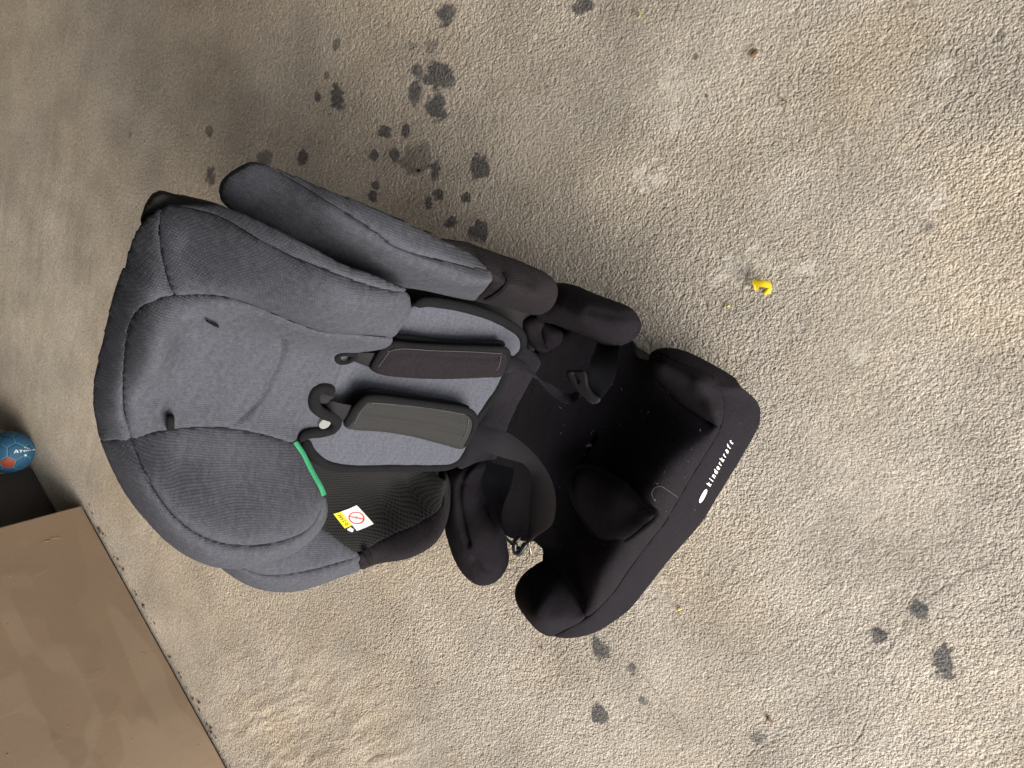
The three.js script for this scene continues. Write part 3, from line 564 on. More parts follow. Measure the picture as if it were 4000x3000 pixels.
// ---- backrest
const BK = new Surf(FB);
const P_core = [[960, 780, -.025], [1300, 850, -.025], [1700, 990, -.025], [2080, 1160, -.02], [2110, 1300, -.01], [2050, 1440, -.01], [1960, 1620, -.01], [1850, 1800, -.01], [1700, 1930, -.015], [1420, 2130, -.02], [1150, 2210, -.025], [920, 2130, -.025], [760, 1800, -.03], [720, 1400, -.03], [820, 1000, -.03]];
const core = new Surf(FB).add(P_core);
const back = mesh('backrest', padGeo(core, P_core, { edge: .004, round: .01, thick: .025, cell: .006 }), M.dark, seat, 'black backrest shell behind the padding');
const gSeam = [[900, 2190, .045], [933, 2213, .05], [984, 2233, .055], [1047, 2244, .06], [1155, 2235, .065], [1250, 2215, .07], [1330, 2192, .07], [1401, 2167, .067]];
const P_gface = [...gSeam, [1325, 2110, .055], [1250, 2058, .04], [1100, 2060, .04], [950, 2090, .04], [880, 2140, .04]];
const P_grim = [[851, 2205, .02], [890, 2240, .025], [933, 2267, .03], [980, 2289, .033], [1028, 2302, .036], [1075, 2308, .038], [1123, 2308, .04], [1218, 2286, .042], [1313, 2254, .045], [1403, 2222, .045], [1404, 2196, .06], ...rev(gSeam)];
const kIn = [[1402, 2163, .066], [1412, 2153, .066], [1480, 2115, .066], [1564, 2077, .065], [1648, 2039, .06], [1699, 2005, .055], [1724, 1975, .05], [1733, 1938, .043], [1737, 1853, .03]];
const P_k = [...kIn, [1752, 1853, .02], [1752, 1959, .024], [1747, 2013, .03], [1733, 2036, .035], [1712, 2061, .04], [1670, 2095, .045], [1606, 2128, .045], [1522, 2162, .045], [1450, 2196, .045], [1408, 2221, .045]];
const P_mesh = [[1200, 1800, .005], [1311, 1826, .0], [1395, 1828, .0], [1522, 1826, .0], [1648, 1822, .0], [1735, 1820, .004], ...rev(kIn).slice(1, -1), [1374, 2146, .06], [1310, 2100, .05], [1248, 2056, .04], [1200, 1980, .025], [1190, 1880, .015]];
for (const L of [P_gface, P_grim, P_k, P_mesh]) BK.add(dense(L));
BK.add([ [1600, 1910, .006], [1400, 1950, .018], [1500, 2000, .03]]);
mesh('side_wing', padGeo(BK, P_gface, { wave: soft(.0022), edge: .005, round: .012 }), M.grey, back, 'grey padded lower side wing');
mesh('wing_rim', padGeo(BK, P_grim, { edge: .006, round: .014, thick: .03 }), M.grey, back, 'grey rim of the lower side wing');
mesh('wing_trim', padGeo(BK, P_k, { wave: soft(.003, 30), edge: .007, round: .014, thick: .03 }), M.brownBlack, back, 'black fabric edge of the lower side wing');
mesh('mesh_panel', padGeo(BK, P_mesh, { wave: soft(.003, 30), edge: .002, round: .004, thick: .01 }), M.mesh, back, 'black open mesh panel');
{
  const a = BK.hit3(1437, 2140, .009), b = BK.hit3(1452, 2170, .0105), c = BK.hit3(1462, 2192, .004), a2 = BK.hit3(1416, 2152, .009), b2 = BK.hit3(1429, 2180, .0105), c2 = BK.hit3(1437, 2203, .004);
  mesh('elastic_band', ribbonGeo([a, b, c], [a2, b2, c2], 16, .0025), M.pipe, back, 'ribbed black elastic band');
}
// the other side
const RW = new Surf(FB);
const rSeam = [[1000, 655, .012], [1072, 672, .026], [1142, 714, .044], [1250, 771, .066], [1376, 847, .087], [1471, 910, .1], [1535, 961, .107], [1598, 986, .111], [1700, 1011, .114], [1828, 1041, .115], [1917, 1060, .115]];
const kSeam = [[1848, 996, .096], [1885, 1030, .106], [1917, 1060, .115], [1921, 1084, .112], [1905, 1114, .1], [1874, 1150, .075], [1847, 1171, .045]];
const kTop = [[1440, 803, .08], [1566, 858, .09], [1700, 925, .095], [1790, 965, .096], [1848, 996, .096]];
const P_r1 = [[963, 651, .0], [1015, 645, .006], [1072, 657, .016], [1155, 689, .034], [1281, 742, .058], ...kTop, ...kSeam.slice(1, 3), ...rev(rSeam).slice(1)];
const P_r2 = [...rSeam, ...kSeam.slice(3), [1733, 1152, .04], [1613, 1126, .04], [1500, 1110, .03], [1300, 1030, .03], [1100, 930, .03], [950, 850, .0], [868, 790, -.012], [863, 735, -.012], [882, 704, -.01], [920, 671, -.006]];
const P_rk = [...kTop, ...kSeam.slice(1), [1986, 1203, .05], [2050, 1222, .055], [2094, 1229, .06], [2132, 1216, .07], [2163, 1185, .08], [2177, 1140, .085], [2170, 1101, .09], [2138, 1070, .088], [2087, 1044, .083], [2030, 1021, .082], [1967, 999, .081], [1850, 955, .08], [1700, 903, .078], [1566, 848, .074], [1450, 798, .066]];
for (const L of [P_r1, P_r2, P_rk]) RW.add(dense(L));
RW.add([ [1200, 850, .048], [1400, 960, .076], [1600, 1060, .09], [1800, 1110, .085], [2000, 1090, .115], [2080, 1130, .11], [1050, 760, .018]]);
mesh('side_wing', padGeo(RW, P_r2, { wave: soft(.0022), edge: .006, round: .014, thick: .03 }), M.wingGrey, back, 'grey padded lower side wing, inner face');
mesh('wing_rim', padGeo(RW, P_r1, { edge: .004, round: .01, thick: .03 }), M.grey, back, 'grey outer face of the lower side wing');
mesh('wing_trim', padGeo(RW, P_rk, { wave: soft(.003, 30), edge: .006, round: .013, thick: .03, cell: .0022, grooves: [{ pts: [[1917, 1062], [2000, 1086], [2080, 1110]], depth: .002, width: .003 }] }), M.brownBlack, back, 'black fabric end of the lower side wing');
{
  const e = [[1968, 1070], [1981, 1092], [1965, 1120], [1927, 1152], [1890, 1172]], off = [[1982, 1068], [1994, 1094], [1976, 1126], [1936, 1160], [1900, 1178]];
  mesh('elastic_band', ribbonGeo(e.map(p => RW.hit3(...p, .0075)), off.map(p => RW.hit3(...p, .0075)), 20, .0025), M.pipe, back, 'ribbed black elastic band');
}
// band between back and cushion
{
  const S = new Surf(FB), o = [[2046, 1350, .004], [2112, 1408, .024], [2080, 1470, .024], [2050, 1525, .024], [2005, 1614, .024], [1973, 1690, .026], [1935, 1790, .03], [1880, 1800, .02], [1790, 1830, .01], [1780, 1790, .0], [1850, 1620, .0], [1940, 1480, .0], [2000, 1380, .0]];
  S.add(o); mesh('lower_band', padGeo(S, o, { edge: .006, round: .012, thick: .03 }), fabric(.045, .042, .052, .04, .0005), back, 'dark grey band between backrest and cushion');
}
// ---- insert
const IN = new Surf(FB, 1e-3);
const P_in = [[1619, 1192, .018], [1657, 1180, .018], [1733, 1186, .018], [1828, 1205, .018], [1923, 1236, .018], [1986, 1268, .018], [2029, 1300, .018], [2042, 1330, .02], [2035, 1370, .022], [2012, 1395, .022], [1983, 1440, .022], [1939, 1527, .022], [1901, 1584, .022], [1864, 1641, .022], [1840, 1720, .022], [1812, 1778, .022], [1790, 1802, .02], [1755, 1820, .02], [1691, 1826, .02], [1564, 1826, .02], [1438, 1828, .02], [1335, 1826, .02], [1272, 1811, .02], [1230, 1783, .02], [1204, 1750, .02], [1190, 1715, .02], [1200, 1600, .012], [1260, 1480, .012], [1340, 1350, .012], [1450, 1260, .014]];
IN.add(P_in).add([[1650, 1500, .016], [1500, 1600, .016], [1800, 1450, .016]]);
const ins = mesh('seat_insert', padGeo(IN, P_in, { wave: soft(.003, 30), edge: .004, round: .01, thick: .012 }), M.insert, back, 'light grey padded insert with black piping');
mesh('piping', pipeGeo(P_in.slice(0, 26).map(p => IN.hit3(p[0], p[1], .002)), FB.N, .0065, .005), M.pipe, back, 'black velvet piping round the insert');

// ---- headrest
const HD = new Surf(FB);
const sTA = [[642, 806, -.02], [630, 834, -.012], [622, 890, -.002], [626, 948, .009], [634, 1005, .019], [645, 1056, .028], [660, 1105, .035], [680, 1148, .041]];
const sTP = [[680, 1148, .041], [629, 1160, .04], [566, 1192, .04], [532, 1220, .037], [512, 1252, .035], [496, 1315, .033], [484, 1423, .032], [480, 1518, .032], [485, 1613, .035], [510, 1708, .042]];
const sTL = [[510, 1708, .042], [450, 1716, .036], [394, 1720, .026]];
const sAC = [[642, 806, -.02], [690, 804, -.008], [730, 810, .002], [806, 828, .021], [870, 850, .037], [933, 885, .054], [1015, 935, .074], [1123, 992, .097], [1250, 1043, .118], [1344, 1081, .125], [1427, 1110, .123], [1500, 1130, .117], [1580, 1137, .1]];
const sAP = [[680, 1148, .041], [775, 1149, .049], [870, 1157, .058], [965, 1182, .067], [1060, 1220, .075], [1186, 1271, .082], [1250, 1291, .084], [1313, 1299, .085], [1427, 1306, .086], [1490, 1312, .083], [1530, 1315, .079]];
const sPL = [[510, 1708, .042], [585, 1690, .042], [680, 1674, .042], [775, 1666, .042], [870, 1669, .043], [965, 1683, .044], [1060, 1705, .046], [1150, 1728, .048]];
const P_T = [...sTA, ...sTP.slice(1), ...sTL.slice(1), [376, 1650, .01], [366, 1594, .003], [366, 1499, -.002], [378, 1430, -.004], [395, 1360, -.005], [420, 1245, -.004], [446, 1138, -.002], [480, 1045, -.004], [509, 967, -.01], [530, 915, -.015], [575, 850, -.019], [610, 820, -.02]];
const P_A = [...sAC, [1602, 1165, .085], [1603, 1215, .08], [1570, 1268, .078], ...rev(sAP), ...rev(sTA).slice(1, -1)];
const P_C = [[642, 806, -.02], [665, 793, -.02], [692, 786, -.014], [743, 789, -.001], [857, 803, .026], [920, 825, .043], [1028, 872, .068], [1123, 920, .09], [1218, 967, .105], [1344, 1035, .116], [1440, 1068, .116], [1535, 1106, .106], [1585, 1128, .097], ...rev(sAC).slice(0, -1)];
const P_P = [...sAP, [1526, 1340, .062], [1500, 1356, .054], [1450, 1368, .048], [1376, 1378, .04], [1345, 1402, .032], [1325, 1450, .028], [1300, 1512, .026], [1270, 1522, .026], [1236, 1530, .028], [1226, 1556, .03], [1238, 1596, .03], [1285, 1622, .03], [1308, 1645, .03], [1290, 1672, .03], [1240, 1684, .03], [1186, 1692, .036], [1158, 1712, .044], ...rev(sPL), ...rev(sTP).slice(1, -1)];
const sLW = [[510, 1708, .042], [534, 1772, .058], [560, 1835, .074], [604, 1918, .09], [648, 1981, .1], [711, 2044, .11], [781, 2089, .116], [857, 2117, .12], [933, 2127, .121], [1028, 2123, .12], [1123, 2101, .118], [1199, 2063, .113], [1238, 2010, .104], [1262, 1935, .095]];
const green = [[1262, 1935, .095], [1250, 1905, .09], [1212, 1836, .073], [1180, 1772, .058], [1150, 1728, .048]];
const P_L = [...sLW, ...green.slice(1), ...rev(sPL).slice(1, -1)];
const P_LR = [...sTL.slice().reverse().slice(0, 2), ...sLW, [1276, 1960, .088], [1277, 2006, .088], [1252, 2057, .088], [1199, 2110, .088], [1123, 2159, .088], [1028, 2193, .087], [933, 2207, .085], [851, 2209, .084], [781, 2191, .082], [711, 2158, .078], [635, 2101, .072], [553, 2013, .06], [490, 1930, .048], [439, 1835, .038], [404, 1753, .03]];
for (const L of [P_T, P_A, P_C, P_P, P_L, P_LR]) HD.add(dense(L));
HD.add([[440, 1400, .024], [466, 1250, .026], [530, 1085, .02], [430, 1600, .028], [580, 960, .002], [445, 1500, .025], [800, 1000, .034], [1100, 1120, .1], [1400, 1220, .115], [720, 950, .014], [950, 1060, .069], [800, 1450, .028], [1000, 1450, .032], [1180, 1450, .028], [1000, 1600, .033], [700, 1300, .03], [800, 1240, .042], [1000, 1300, .04], [1250, 1360, .038], [900, 1900, .08], [1100, 1900, .085], [700, 1800, .062], [600, 1500, .03], [1500, 1230, .098]]);
const P_hs = [[545, 930, -.034], [556, 860, -.034], [579, 790, -.034], [606, 764, -.034], [640, 751, -.034], [700, 764, -.032], [790, 785, -.03], [870, 806, -.026], [1000, 880, -.02], [1150, 1000, -.015], [1250, 1400, -.02], [1150, 1800, -.01], [1000, 2000, -.01], [800, 2050, -.01], [600, 1850, -.02], [490, 1600, -.035], [480, 1400, -.035], [530, 1100, -.035]];
const hs = new Surf(FB).add(P_hs);
const head = mesh('headrest', padGeo(hs, P_hs, { edge: .002, round: .01, thick: .03, cell: .005 }), M.plastic, seat, 'black plastic shell behind the headrest');
mesh('top_rim', padGeo(HD, P_T, { wave: soft(.003, 30), edge: .007, round: .016, thick: .02, cell: .002 }), M.grey, head, 'grey top rim of the headrest');
mesh('center_pad', padGeo(HD, P_P, { wave: soft(.0022), edge: .006, round: .012, thick: .012, cell: .0024, grooves: [{ pts: [[1101, 1331], [1101, 1380], [1091, 1410], [1060, 1486], [1015, 1569], [946, 1638], [905, 1670]], depth: .0045, width: .003 }] }), M.grey, head, 'grey centre pad of the headrest');
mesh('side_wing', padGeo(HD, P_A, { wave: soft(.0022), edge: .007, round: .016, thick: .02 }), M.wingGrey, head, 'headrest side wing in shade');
mesh('wing_rim', padGeo(HD, P_C, { edge: .004, round: .009, thick: .02, cell: .002 }), M.grey, head);
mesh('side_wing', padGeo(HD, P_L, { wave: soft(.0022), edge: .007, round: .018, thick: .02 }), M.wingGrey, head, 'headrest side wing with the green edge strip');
mesh('wing_rim', padGeo(HD, P_LR, { wave: soft(.003, 30), edge: .008, round: .018, thick: .03 }), M.grey, head);
mesh('edge_strip', ribbonGeo(green.map(p => HD.hit3(p[0] - 4, p[1] + 4, .004)), green.map(p => HD.hit3(p[0] + 10, p[1] - 5, -.001)), 24, .002), M.green, head, 'bright green strip along the wing edge');
{ // black S-shaped piping, snap button, slots and elastic loops
  const s = [[1298, 1545], [1286, 1522], [1262, 1514], [1238, 1523], [1225, 1552], [1233, 1590], [1264, 1616], [1300, 1630], [1314, 1652], [1300, 1676], [1262, 1688], [1218, 1692], [1186, 1702], [1168, 1722]];
  mesh('piping', pipeGeo(s.map(p => HD.hit3(p[0], p[1], .006)), FB.N, .0068, .0055), M.pipe, head, 'black piping curving round the strap slot');
  const s2 = [[1385, 1385], [1355, 1378], [1325, 1382], [1318, 1398], [1330, 1412], [1362, 1408], [1380, 1394]];
  mesh('piping', pipeGeo(s2.map(p => HD.hit3(p[0], p[1], .004)), FB.N, .004, .004, true), M.pipe, head, 'black piping round the strap slot');
  const b = HD.hit3(1267, 1652, .008), g = new THREE.CylinderGeometry(.0072, .008, .004, 28).rotateZ(-Math.PI / 2).rotateZ(.368); g.translate(b.x, b.y, b.z); mesh('snap_button', g, M.button, head, 'grey snap button');
  mesh('elastic_loop', ribbonGeo([[803, 1248], [825, 1256], [852, 1266]].map(p => HD.hit3(...p, .009)), [[806, 1256], [828, 1270], [852, 1279]].map(p => HD.hit3(...p, .011)), 12, .002), M.pipe, head, 'short black elastic loop');
  mesh('elastic_loop', ribbonGeo([[650, 1676, .006], [650, 1655, .016], [650, 1634, .016], [652, 1625, .006]].map(p => HD.hit3(...p)), [[682, 1674, .006], [682, 1652, .017], [682, 1632, .017], [680, 1624, .006]].map(p => HD.hit3(...p)), 16, .002), M.pipe, head, 'short black elastic loop');
  for (const [p, q] of [[[1345, 1396], .011], [[1268, 1552], .012]]) { const c = HD.hit3(...p, .001), d = new THREE.SphereGeometry(q, 20, 12); d.scale(.35, 1, .7); d.rotateZ(.368); d.translate(c.x, c.y, c.z); mesh('strap_slot', d, M.dark, head); }
}
{ // warning label
  const cv = document.createElement('canvas'); cv.width = 256; cv.height = 256; const x = cv.getContext('2d');
  x.fillStyle = '#e9e9e6'; x.fillRect(0, 0, 256, 256);
  x.fillStyle = '#e6d92a'; x.fillRect(0, 0, 78, 182); x.fillStyle = '#101010'; x.fillRect(0, 182, 78, 74); x.fillStyle = '#101010'; x.fillRect(76, 0, 3, 256);
  x.fillStyle = '#ececec'; for (const [a, b, r] of [[36, 216, 20], [24, 208, 12], [50, 224, 13], [40, 236, 12], [46, 204, 11]]) { x.beginPath(); x.arc(a, b, r, 0, 7); x.fill(); }
  x.strokeStyle = '#555'; x.lineWidth = 3; for (const [a, b, r] of [[150, 120, 18], [172, 142, 20], [140, 155, 16], [165, 105, 14], [185, 120, 12]]) { x.beginPath(); x.arc(a, b, r, 0, 5); x.stroke(); }
  x.strokeStyle = '#d01f24'; x.lineWidth = 13; x.beginPath(); x.arc(162, 128, 68, 0, 7); x.stroke(); x.beginPath(); x.moveTo(114, 80); x.lineTo(210, 176); x.stroke();
  x.save(); x.translate(58, 166); x.rotate(-Math.PI / 2); x.fillStyle = '#3a3a10'; x.font = 'bold 48px sans-serif'; x.fillText('0-15M', 4, 0); x.restore();
  const t = new THREE.CanvasTexture(cv); t.colorSpace = THREE.SRGBColorSpace;
  const c = [[1302, 2007], [1393, 1973], [1459, 2045], [1364, 2086]].map(p => BK.hit(...p, .003)), n = 10, pos = [], uv = [], idx = [];
  for (let j = 0; j <= n; j++) for (let i = 0; i <= n; i++) {
    const u = i / n, v = j / n, q = [0, 1].map(k => (c[0][k] * (1 - u) + c[1][k] * u) * (1 - v) + (c[3][k] * (1 - u) + c[2][k] * u) * v), p = place(FB, q[0], q[1], BK.at(...q) + .0032 + .0006 * vn(u * 5, v * 5));
    pos.push(p.x, p.y, p.z); uv.push(u, 1 - v);
  }
  for (let j = 0; j < n; j++) for (let i = 0; i < n; i++) { const a = j * (n + 1) + i, b = a + n + 1; idx.push(a, b, a + 1, b, b + 1, a + 1); }
  const g = new THREE.BufferGeometry(); g.setAttribute('position', new THREE.Float32BufferAttribute(pos, 3)); g.setAttribute('uv', new THREE.Float32BufferAttribute(uv, 2)); g.setIndex(idx); g.computeVertexNormals();
  mesh('warning_label', g, new THREE.MeshStandardMaterial({ map: t, roughness: .7, side: THREE.DoubleSide }), back, 'white and yellow warning label with a red prohibition sign');
}

// ---- harness
{
  // shoulder pads: two flaps each, the lower one showing at the far side
  const flap = (o, e, mat, name, parent, label, grooves) => { const S = new Surf(FB, 1e-3); S.add(o); return mesh(name, padGeo(S, o, { edge: e, round: .012, thick: .006, cell: .0022, grooves }), mat, parent, label); };
  const B = p => pt(FB, p), Sx = p => pt(FS, p);
  const rs = mesh('shoulder_strap', ribbonGeo([[1340, 1386, .018], [1400, 1380, .034], [1460, 1380, .04], [1540, 1385, .04]].map(B), [[1348, 1402, .018], [1400, 1418, .032], [1460, 1440, .038], [1540, 1450, .038]].map(B), 24), M.webDull, seat, 'black harness strap entering the upper slot');
  const low = [[1530, 1315, .03], [1600, 1322, .03], [1750, 1338, .031], [1900, 1340, .032], [1958, 1342, .032], [1955, 1440, .032], [1750, 1450, .03], [1540, 1450, .03], [1500, 1400, .03]];
  flap(low, .006, M.pipe, 'pad_back', rs);
  const up = [[1530, 1344, .044], [1600, 1350, .044], [1760, 1358, .045], [1900, 1362, .046], [1972, 1366, .046], [1983, 1380, .046], [1972, 1440, .046], [1950, 1468, .044], [1900, 1472, .042], [1733, 1478, .038], [1600, 1474, .036], [1490, 1462, .036], [1452, 1446, .036], [1462, 1424, .038], [1505, 1356, .042]];
  flap(up, .008, M.brownBlack, 'shoulder_pad', rs, 'brownish black padded strap cover', [{ pts: [[1520, 1382], [1650, 1386], [1760, 1396], [1900, 1402], [1965, 1398]], depth: .003, width: .003 }]);
  mesh('piping', pipeGeo([[1454, 1446, .04], [1462, 1424, .042], [1505, 1358, .046], [1530, 1345, .047], [1600, 1351, .047], [1760, 1359, .048], [1900, 1363, .049], [1970, 1367, .049], [1983, 1382, .049], [1972, 1440, .048], [1950, 1468, .046]].map(B), FB.N, .0045, .004), M.pipe, rs);
  mesh('piping', pipeGeo([[1530, 1316, .034], [1600, 1322, .034], [1750, 1338, .035], [1900, 1340, .036], [1960, 1342, .036], [1964, 1356, .036]].map(B), FB.N, .004, .004), M.pipe, rs);
  for (const L of [[[1512, 1374, .0465], [1560, 1364, .053], [1700, 1370, .0535], [1850, 1375, .054], [1960, 1382, .0545]], [[1476, 1436, .0455], [1520, 1376, .052]], [[1958, 1390, .0545], [1950, 1430, .0535], [1936, 1456, .051]]]) mesh('stitching', stitchGeo(L.map(B), FB.N), M.stitch, rs).userData.kind = 'stuff';
  mesh('lower_strap', ribbonGeo([[1950, 1382, .038], [1978, 1386, .046], [2025, 1396, .068], [2065, 1427, .086], [2096, 1466, .098], [2119, 1505, .104], [2151, 1541, .108], [2190, 1568, .11], [2230, 1580, .114], [2272, 1545, .116]].map(B), [[1945, 1458, .036], [1975, 1458, .042], [2029, 1452, .06], [2068, 1464, .076], [2094, 1478, .086], [2140, 1494, .086], [2185, 1520, .085], [2215, 1536, .09], [2245, 1532, .1], [2262, 1515, .108]].map(B), 64), M.web, rs, 'twisted black harness strap below the pad');
  const T = new Surf(FS), ot = [[2213, 1449, .226], [2250, 1446, .227], [2283, 1447, .228], [2293, 1470, .228], [2296, 1500, .228], [2312, 1530, .228], [2346, 1558, .227], [2338, 1574, .226], [2307, 1575, .226], [2276, 1548, .226], [2241, 1513, .226], [2221, 1482, .226]]; T.add(ot);
  const tg = mesh('buckle_tongue', padGeo(T, ot, { edge: .0025, round: .004, thick: .004, cell: .0014, grooves: [{ pts: [[2240, 1462], [2256, 1490]], depth: .003, width: .002 }] }), M.plastic, rs, 'black plastic buckle tongue');
  mesh('lap_strap', ribbonGeo([[2335, 1335, .185], [2322, 1365, .2], [2313, 1392, .212], [2302, 1430, .219], [2294, 1462, .219], [2292, 1505, .216]].map(Sx), [[2425, 1335, .19], [2419, 1360, .205], [2416, 1392, .222], [2411, 1437, .232], [2396, 1492, .232], [2343, 1566, .222]].map(Sx), 48), M.web, rs, 'black lap strap looping into the buckle tongue');
  // left
  const ls = mesh('shoulder_strap', ribbonGeo([[1255, 1560, .02], [1300, 1568, .036], [1350, 1580, .04], [1440, 1590, .038]].map(B), [[1262, 1600, .018], [1300, 1630, .034], [1345, 1650, .037], [1430, 1660, .036]].map(B), 24), M.webDull, seat, 'black harness strap coming through the piped slot');
  const low2 = [[1385, 1590, .03], [1420, 1548, .032], [1440, 1530, .033], [1500, 1534, .034], [1640, 1556, .034], [1780, 1580, .034], [1832, 1596, .034], [1845, 1640, .034], [1800, 1720, .032], [1600, 1690, .03], [1400, 1660, .03]];
  flap(low2, .006, M.pipe, 'pad_back', ls);
  const up2 = [[1430, 1556, .046], [1470, 1556, .047], [1560, 1566, .048], [1700, 1584, .048], [1822, 1604, .048], [1850, 1622, .048], [1856, 1650, .048], [1838, 1696, .047], [1805, 1750, .044], [1733, 1736, .04], [1606, 1703, .036], [1480, 1683, .034], [1376, 1676, .034], [1346, 1664, .034], [1375, 1614, .038]];
  flap(up2, .007, M.padMesh, 'shoulder_pad', ls, 'strap cover turned to its grey mesh side', [{ pts: [[1450, 1590], [1560, 1602], [1700, 1620], [1830, 1650]], depth: .0025, width: .003 }, { pts: [[1420, 1625], [1560, 1645], [1700, 1668], [1815, 1700]], depth: .0025, width: .003 }]);
  mesh('piping', pipeGeo([[1350, 1666, .038], [1378, 1614, .042], [1405, 1580, .046], [1432, 1558, .05], [1470, 1557, .051], [1560, 1567, .052], [1700, 1585, .052], [1820, 1605, .052], [1848, 1624, .052], [1854, 1652, .052], [1838, 1696, .05], [1806, 1748, .047]].map(B), FB.N, .0055, .0045), M.pipe, ls);
  mesh('piping', pipeGeo([[1372, 1600, .034], [1400, 1565, .036], [1440, 1532, .038], [1500, 1536, .039], [1640, 1558, .039], [1780, 1582, .039], [1832, 1598, .039]].map(B), FB.N, .0045, .004), M.pipe, ls);
  for (const L of [[[1452, 1574, .054], [1560, 1582, .0555], [1700, 1599, .0555], [1818, 1619, .0555]], [[1384, 1656, .043], [1412, 1606, .05], [1440, 1578, .054]], [[1832, 1640, .0555], [1822, 1690, .054], [1798, 1734, .051]]]) mesh('stitching', stitchGeo(L.map(B), FB.N), M.stitch, ls).userData.kind = 'stuff';
  mesh('lower_strap', ribbonGeo([[1800, 1648, .246], [1856, 1656, .25], [1942, 1674, .252], [2005, 1703, .25], [2068, 1753, .248], [2113, 1804, .246], [2151, 1867, .245], [2170, 1937, .243], [2168, 2009, .24], [2154, 2052, .237], [2098, 2094, .23], [2060, 2128, .225]].map(Sx), [[1790, 1735, .238], [1840, 1750, .242], [1923, 1775, .243], [1986, 1794, .24], [2044, 1812, .236], [2072, 1848, .23], [2075, 1890, .226], [2070, 1949, .222], [2066, 2020, .22], [2063, 2070, .22], [2056, 2105, .221], [2046, 2130, .222]].map(Sx), 90), M.web, ls, 'black harness strap hanging in a loop');
  mesh('lap_strap', ribbonGeo([[1895, 1800, .19], [1880, 1850, .196], [1885, 1920, .196], [1905, 2000, .196], [1930, 2045, .2], [1962, 2090, .207], [1990, 2122, .214], [2018, 2150, .22]].map(Sx), [[2010, 1830, .2], [1996, 1900, .212], [1966, 1975, .222], [1958, 2032, .228], [1968, 2082, .23], [2002, 2118, .23], [2040, 2140, .228]].map(Sx), 60), M.web, ls, 'black lap strap behind the hanging loop');
  const t2 = mesh('buckle_tongue', pipeGeo([[2034, 2098, .222], [2016, 2112, .224], [2010, 2136, .224], [2014, 2158, .223], [2028, 2160, .223], [2044, 2138, .223], [2058, 2118, .222]].map(Sx), FS.N, .0042, .0038), new THREE.MeshPhysicalMaterial({ color: new THREE.Color().setRGB(.015, .016, .018), roughness: .28 }), ls, 'black plastic buckle tongue');
  const T3 = new Surf(FS), o3 = [[2058, 2118, .2], [2070, 2116, .2], [2073, 2145, .195], [2076, 2162, .193], [2072, 2178, .19], [2064, 2164, .19], [2066, 2150, .195]]; T3.add(o3);
  mesh('tongue_blade', padGeo(T3, o3, { edge: .001, round: .002, thick: .002, cell: .001 }), M.steel, ls, 'bare metal blade of the buckle tongue');
}

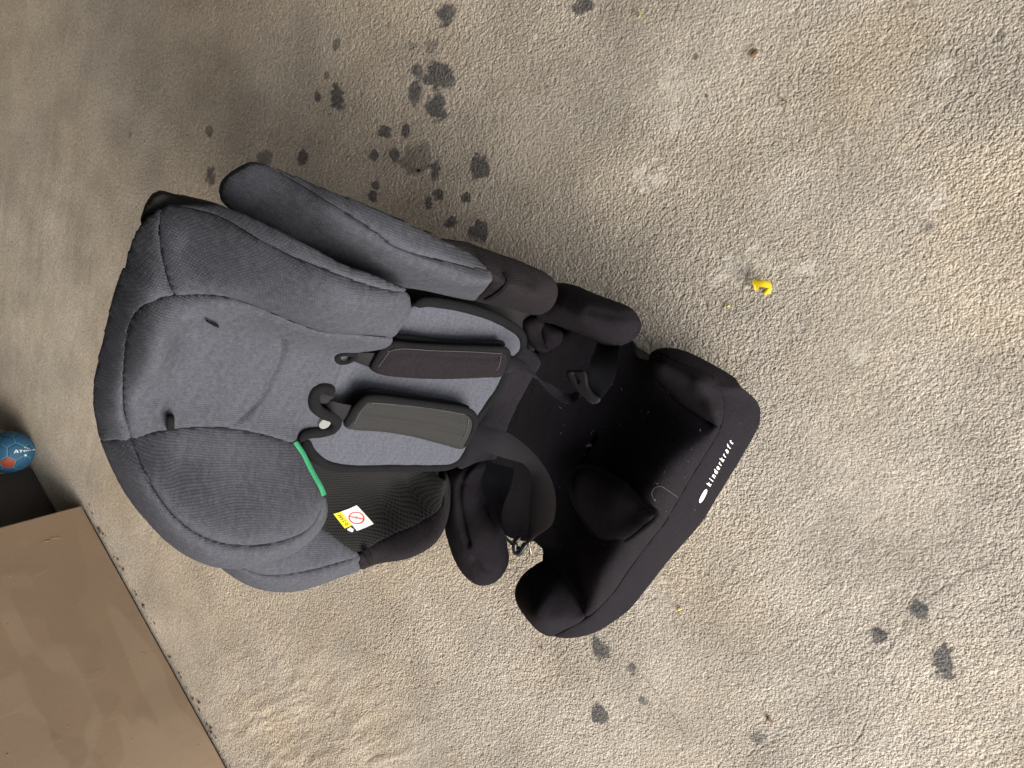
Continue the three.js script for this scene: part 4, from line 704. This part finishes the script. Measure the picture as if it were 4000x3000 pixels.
// ---------------------------------------------------------------- small things on the floor
{
  const yl = new THREE.MeshPhysicalMaterial({ color: new THREE.Color().setRGB(.75, .56, .015), roughness: .45 });
  const F = (x, y, h) => onFloor(x, y, h), o = onFloor(2975, 1125);
  const clip = thing('yellow_clip', 'bent yellow plastic strip lying beyond the armrest', 'plastic clip', [o.x, 0, o.z]);
  const r = (a, b) => ribbonGeo(a.map(p => F(...p).sub(o)), b.map(p => F(...p).sub(o)), 10, .0018);
  mesh('strip', r([[2950, 1088, .017], [2985, 1095, .019], [3012, 1102, .017]], [[2936, 1110, .012], [2974, 1121, .014], [3016, 1128, .012]]), yl, clip);
  mesh('fold', r([[2938, 1106, .013], [2942, 1118, .008], [2948, 1136, .003]], [[2962, 1112, .014], [2964, 1124, .008], [2960, 1132, .003]]), yl, clip);
  mesh('fold', r([[3014, 1108, .014], [3014, 1122, .01], [3010, 1148, .004]], [[2998, 1118, .012], [2990, 1128, .007], [2978, 1132, .003]]), yl, clip);
  mesh('fold', r([[3012, 1122, .012], [3008, 1136, .007], [2992, 1152, .003]], [[2996, 1124, .012], [2988, 1132, .007], [2976, 1140, .003]]), yl, clip);
  const bits = [[2848, 1195, .010, .004, .6, 'y', 'tiny yellow plastic crumb beside the yellow clip'], [2500, 60, .014, .004, 1.6, 'y', 'thin yellow blossom shred near the top edge'],
    [2655, 2380, .011, .005, .5, 'y', 'tiny yellow petal in front of the seat'], [3004, 2806, .02, .009, 2.2, 'b', 'dry brown leaf scrap near the bottom edge'], [2947, 210, .018, .012, .9, 'b', 'pale stone chip in a pit of the floor near the top edge'],
    [1640, 668, .012, .009, .3, 'k', 'small black pebble in the largest oil stain'], [2120, 2533, .009, .004, .8, 'o', 'tiny orange chip below the seat front'], [1310, 2795, .016, .003, .9, 'g', 'thin dry twig at the lower left floor'],
    [3060, 392, .02, .003, 2.6, 'b', 'dark twig near the upper right of the floor'], [515, 530, .02, .004, 1.1, 'g', 'dark twig on the far smooth floor']];
  const col = { y: [.7, .6, .08], b: [.2, .12, .06], k: [.015, .014, .013], o: [.2, .09, .05], g: [.14, .12, .06] };
  for (const [x, y, l, w, t, c, label] of bits) {
    const p = onFloor(x, y), V = []; for (let k = 0; k < 16; k++) V.push(new THREE.Vector3((rnd() - .5) * l * .8, rnd() * Math.min(.004, w * .8), (rnd() - .5) * w * .8));
    const g = new ConvexGeometry(V); g.rotateY(t);
    const m = mesh('floor_scrap', g, new THREE.MeshStandardMaterial({ color: new THREE.Color().setRGB(...col[c]), roughness: .8 }), scene); m.position.set(p.x, .001, p.z); tag(m, label, 'debris');
  }
  // a pale hair on the cushion front
  const hair = [[2556, 1955], [2546, 1930], [2555, 1908], [2580, 1900], [2612, 1918], [2650, 1945]].map(p => CU.hit3(p[0], p[1], .0085).sub(SEAT.clone().setScalar(0)));
  const h = mesh('hair_strand', new THREE.TubeGeometry(new THREE.CatmullRomCurve3(hair), 40, .0002, 5), new THREE.MeshStandardMaterial({ color: new THREE.Color().setRGB(.16, .155, .15), roughness: .6 }), scene); h.position.copy(SEAT); h.rotation.y = -YAW; tag(h, 'single pale curled hair lying on the black cushion', 'hair');
}
renderer.render(scene, camera);
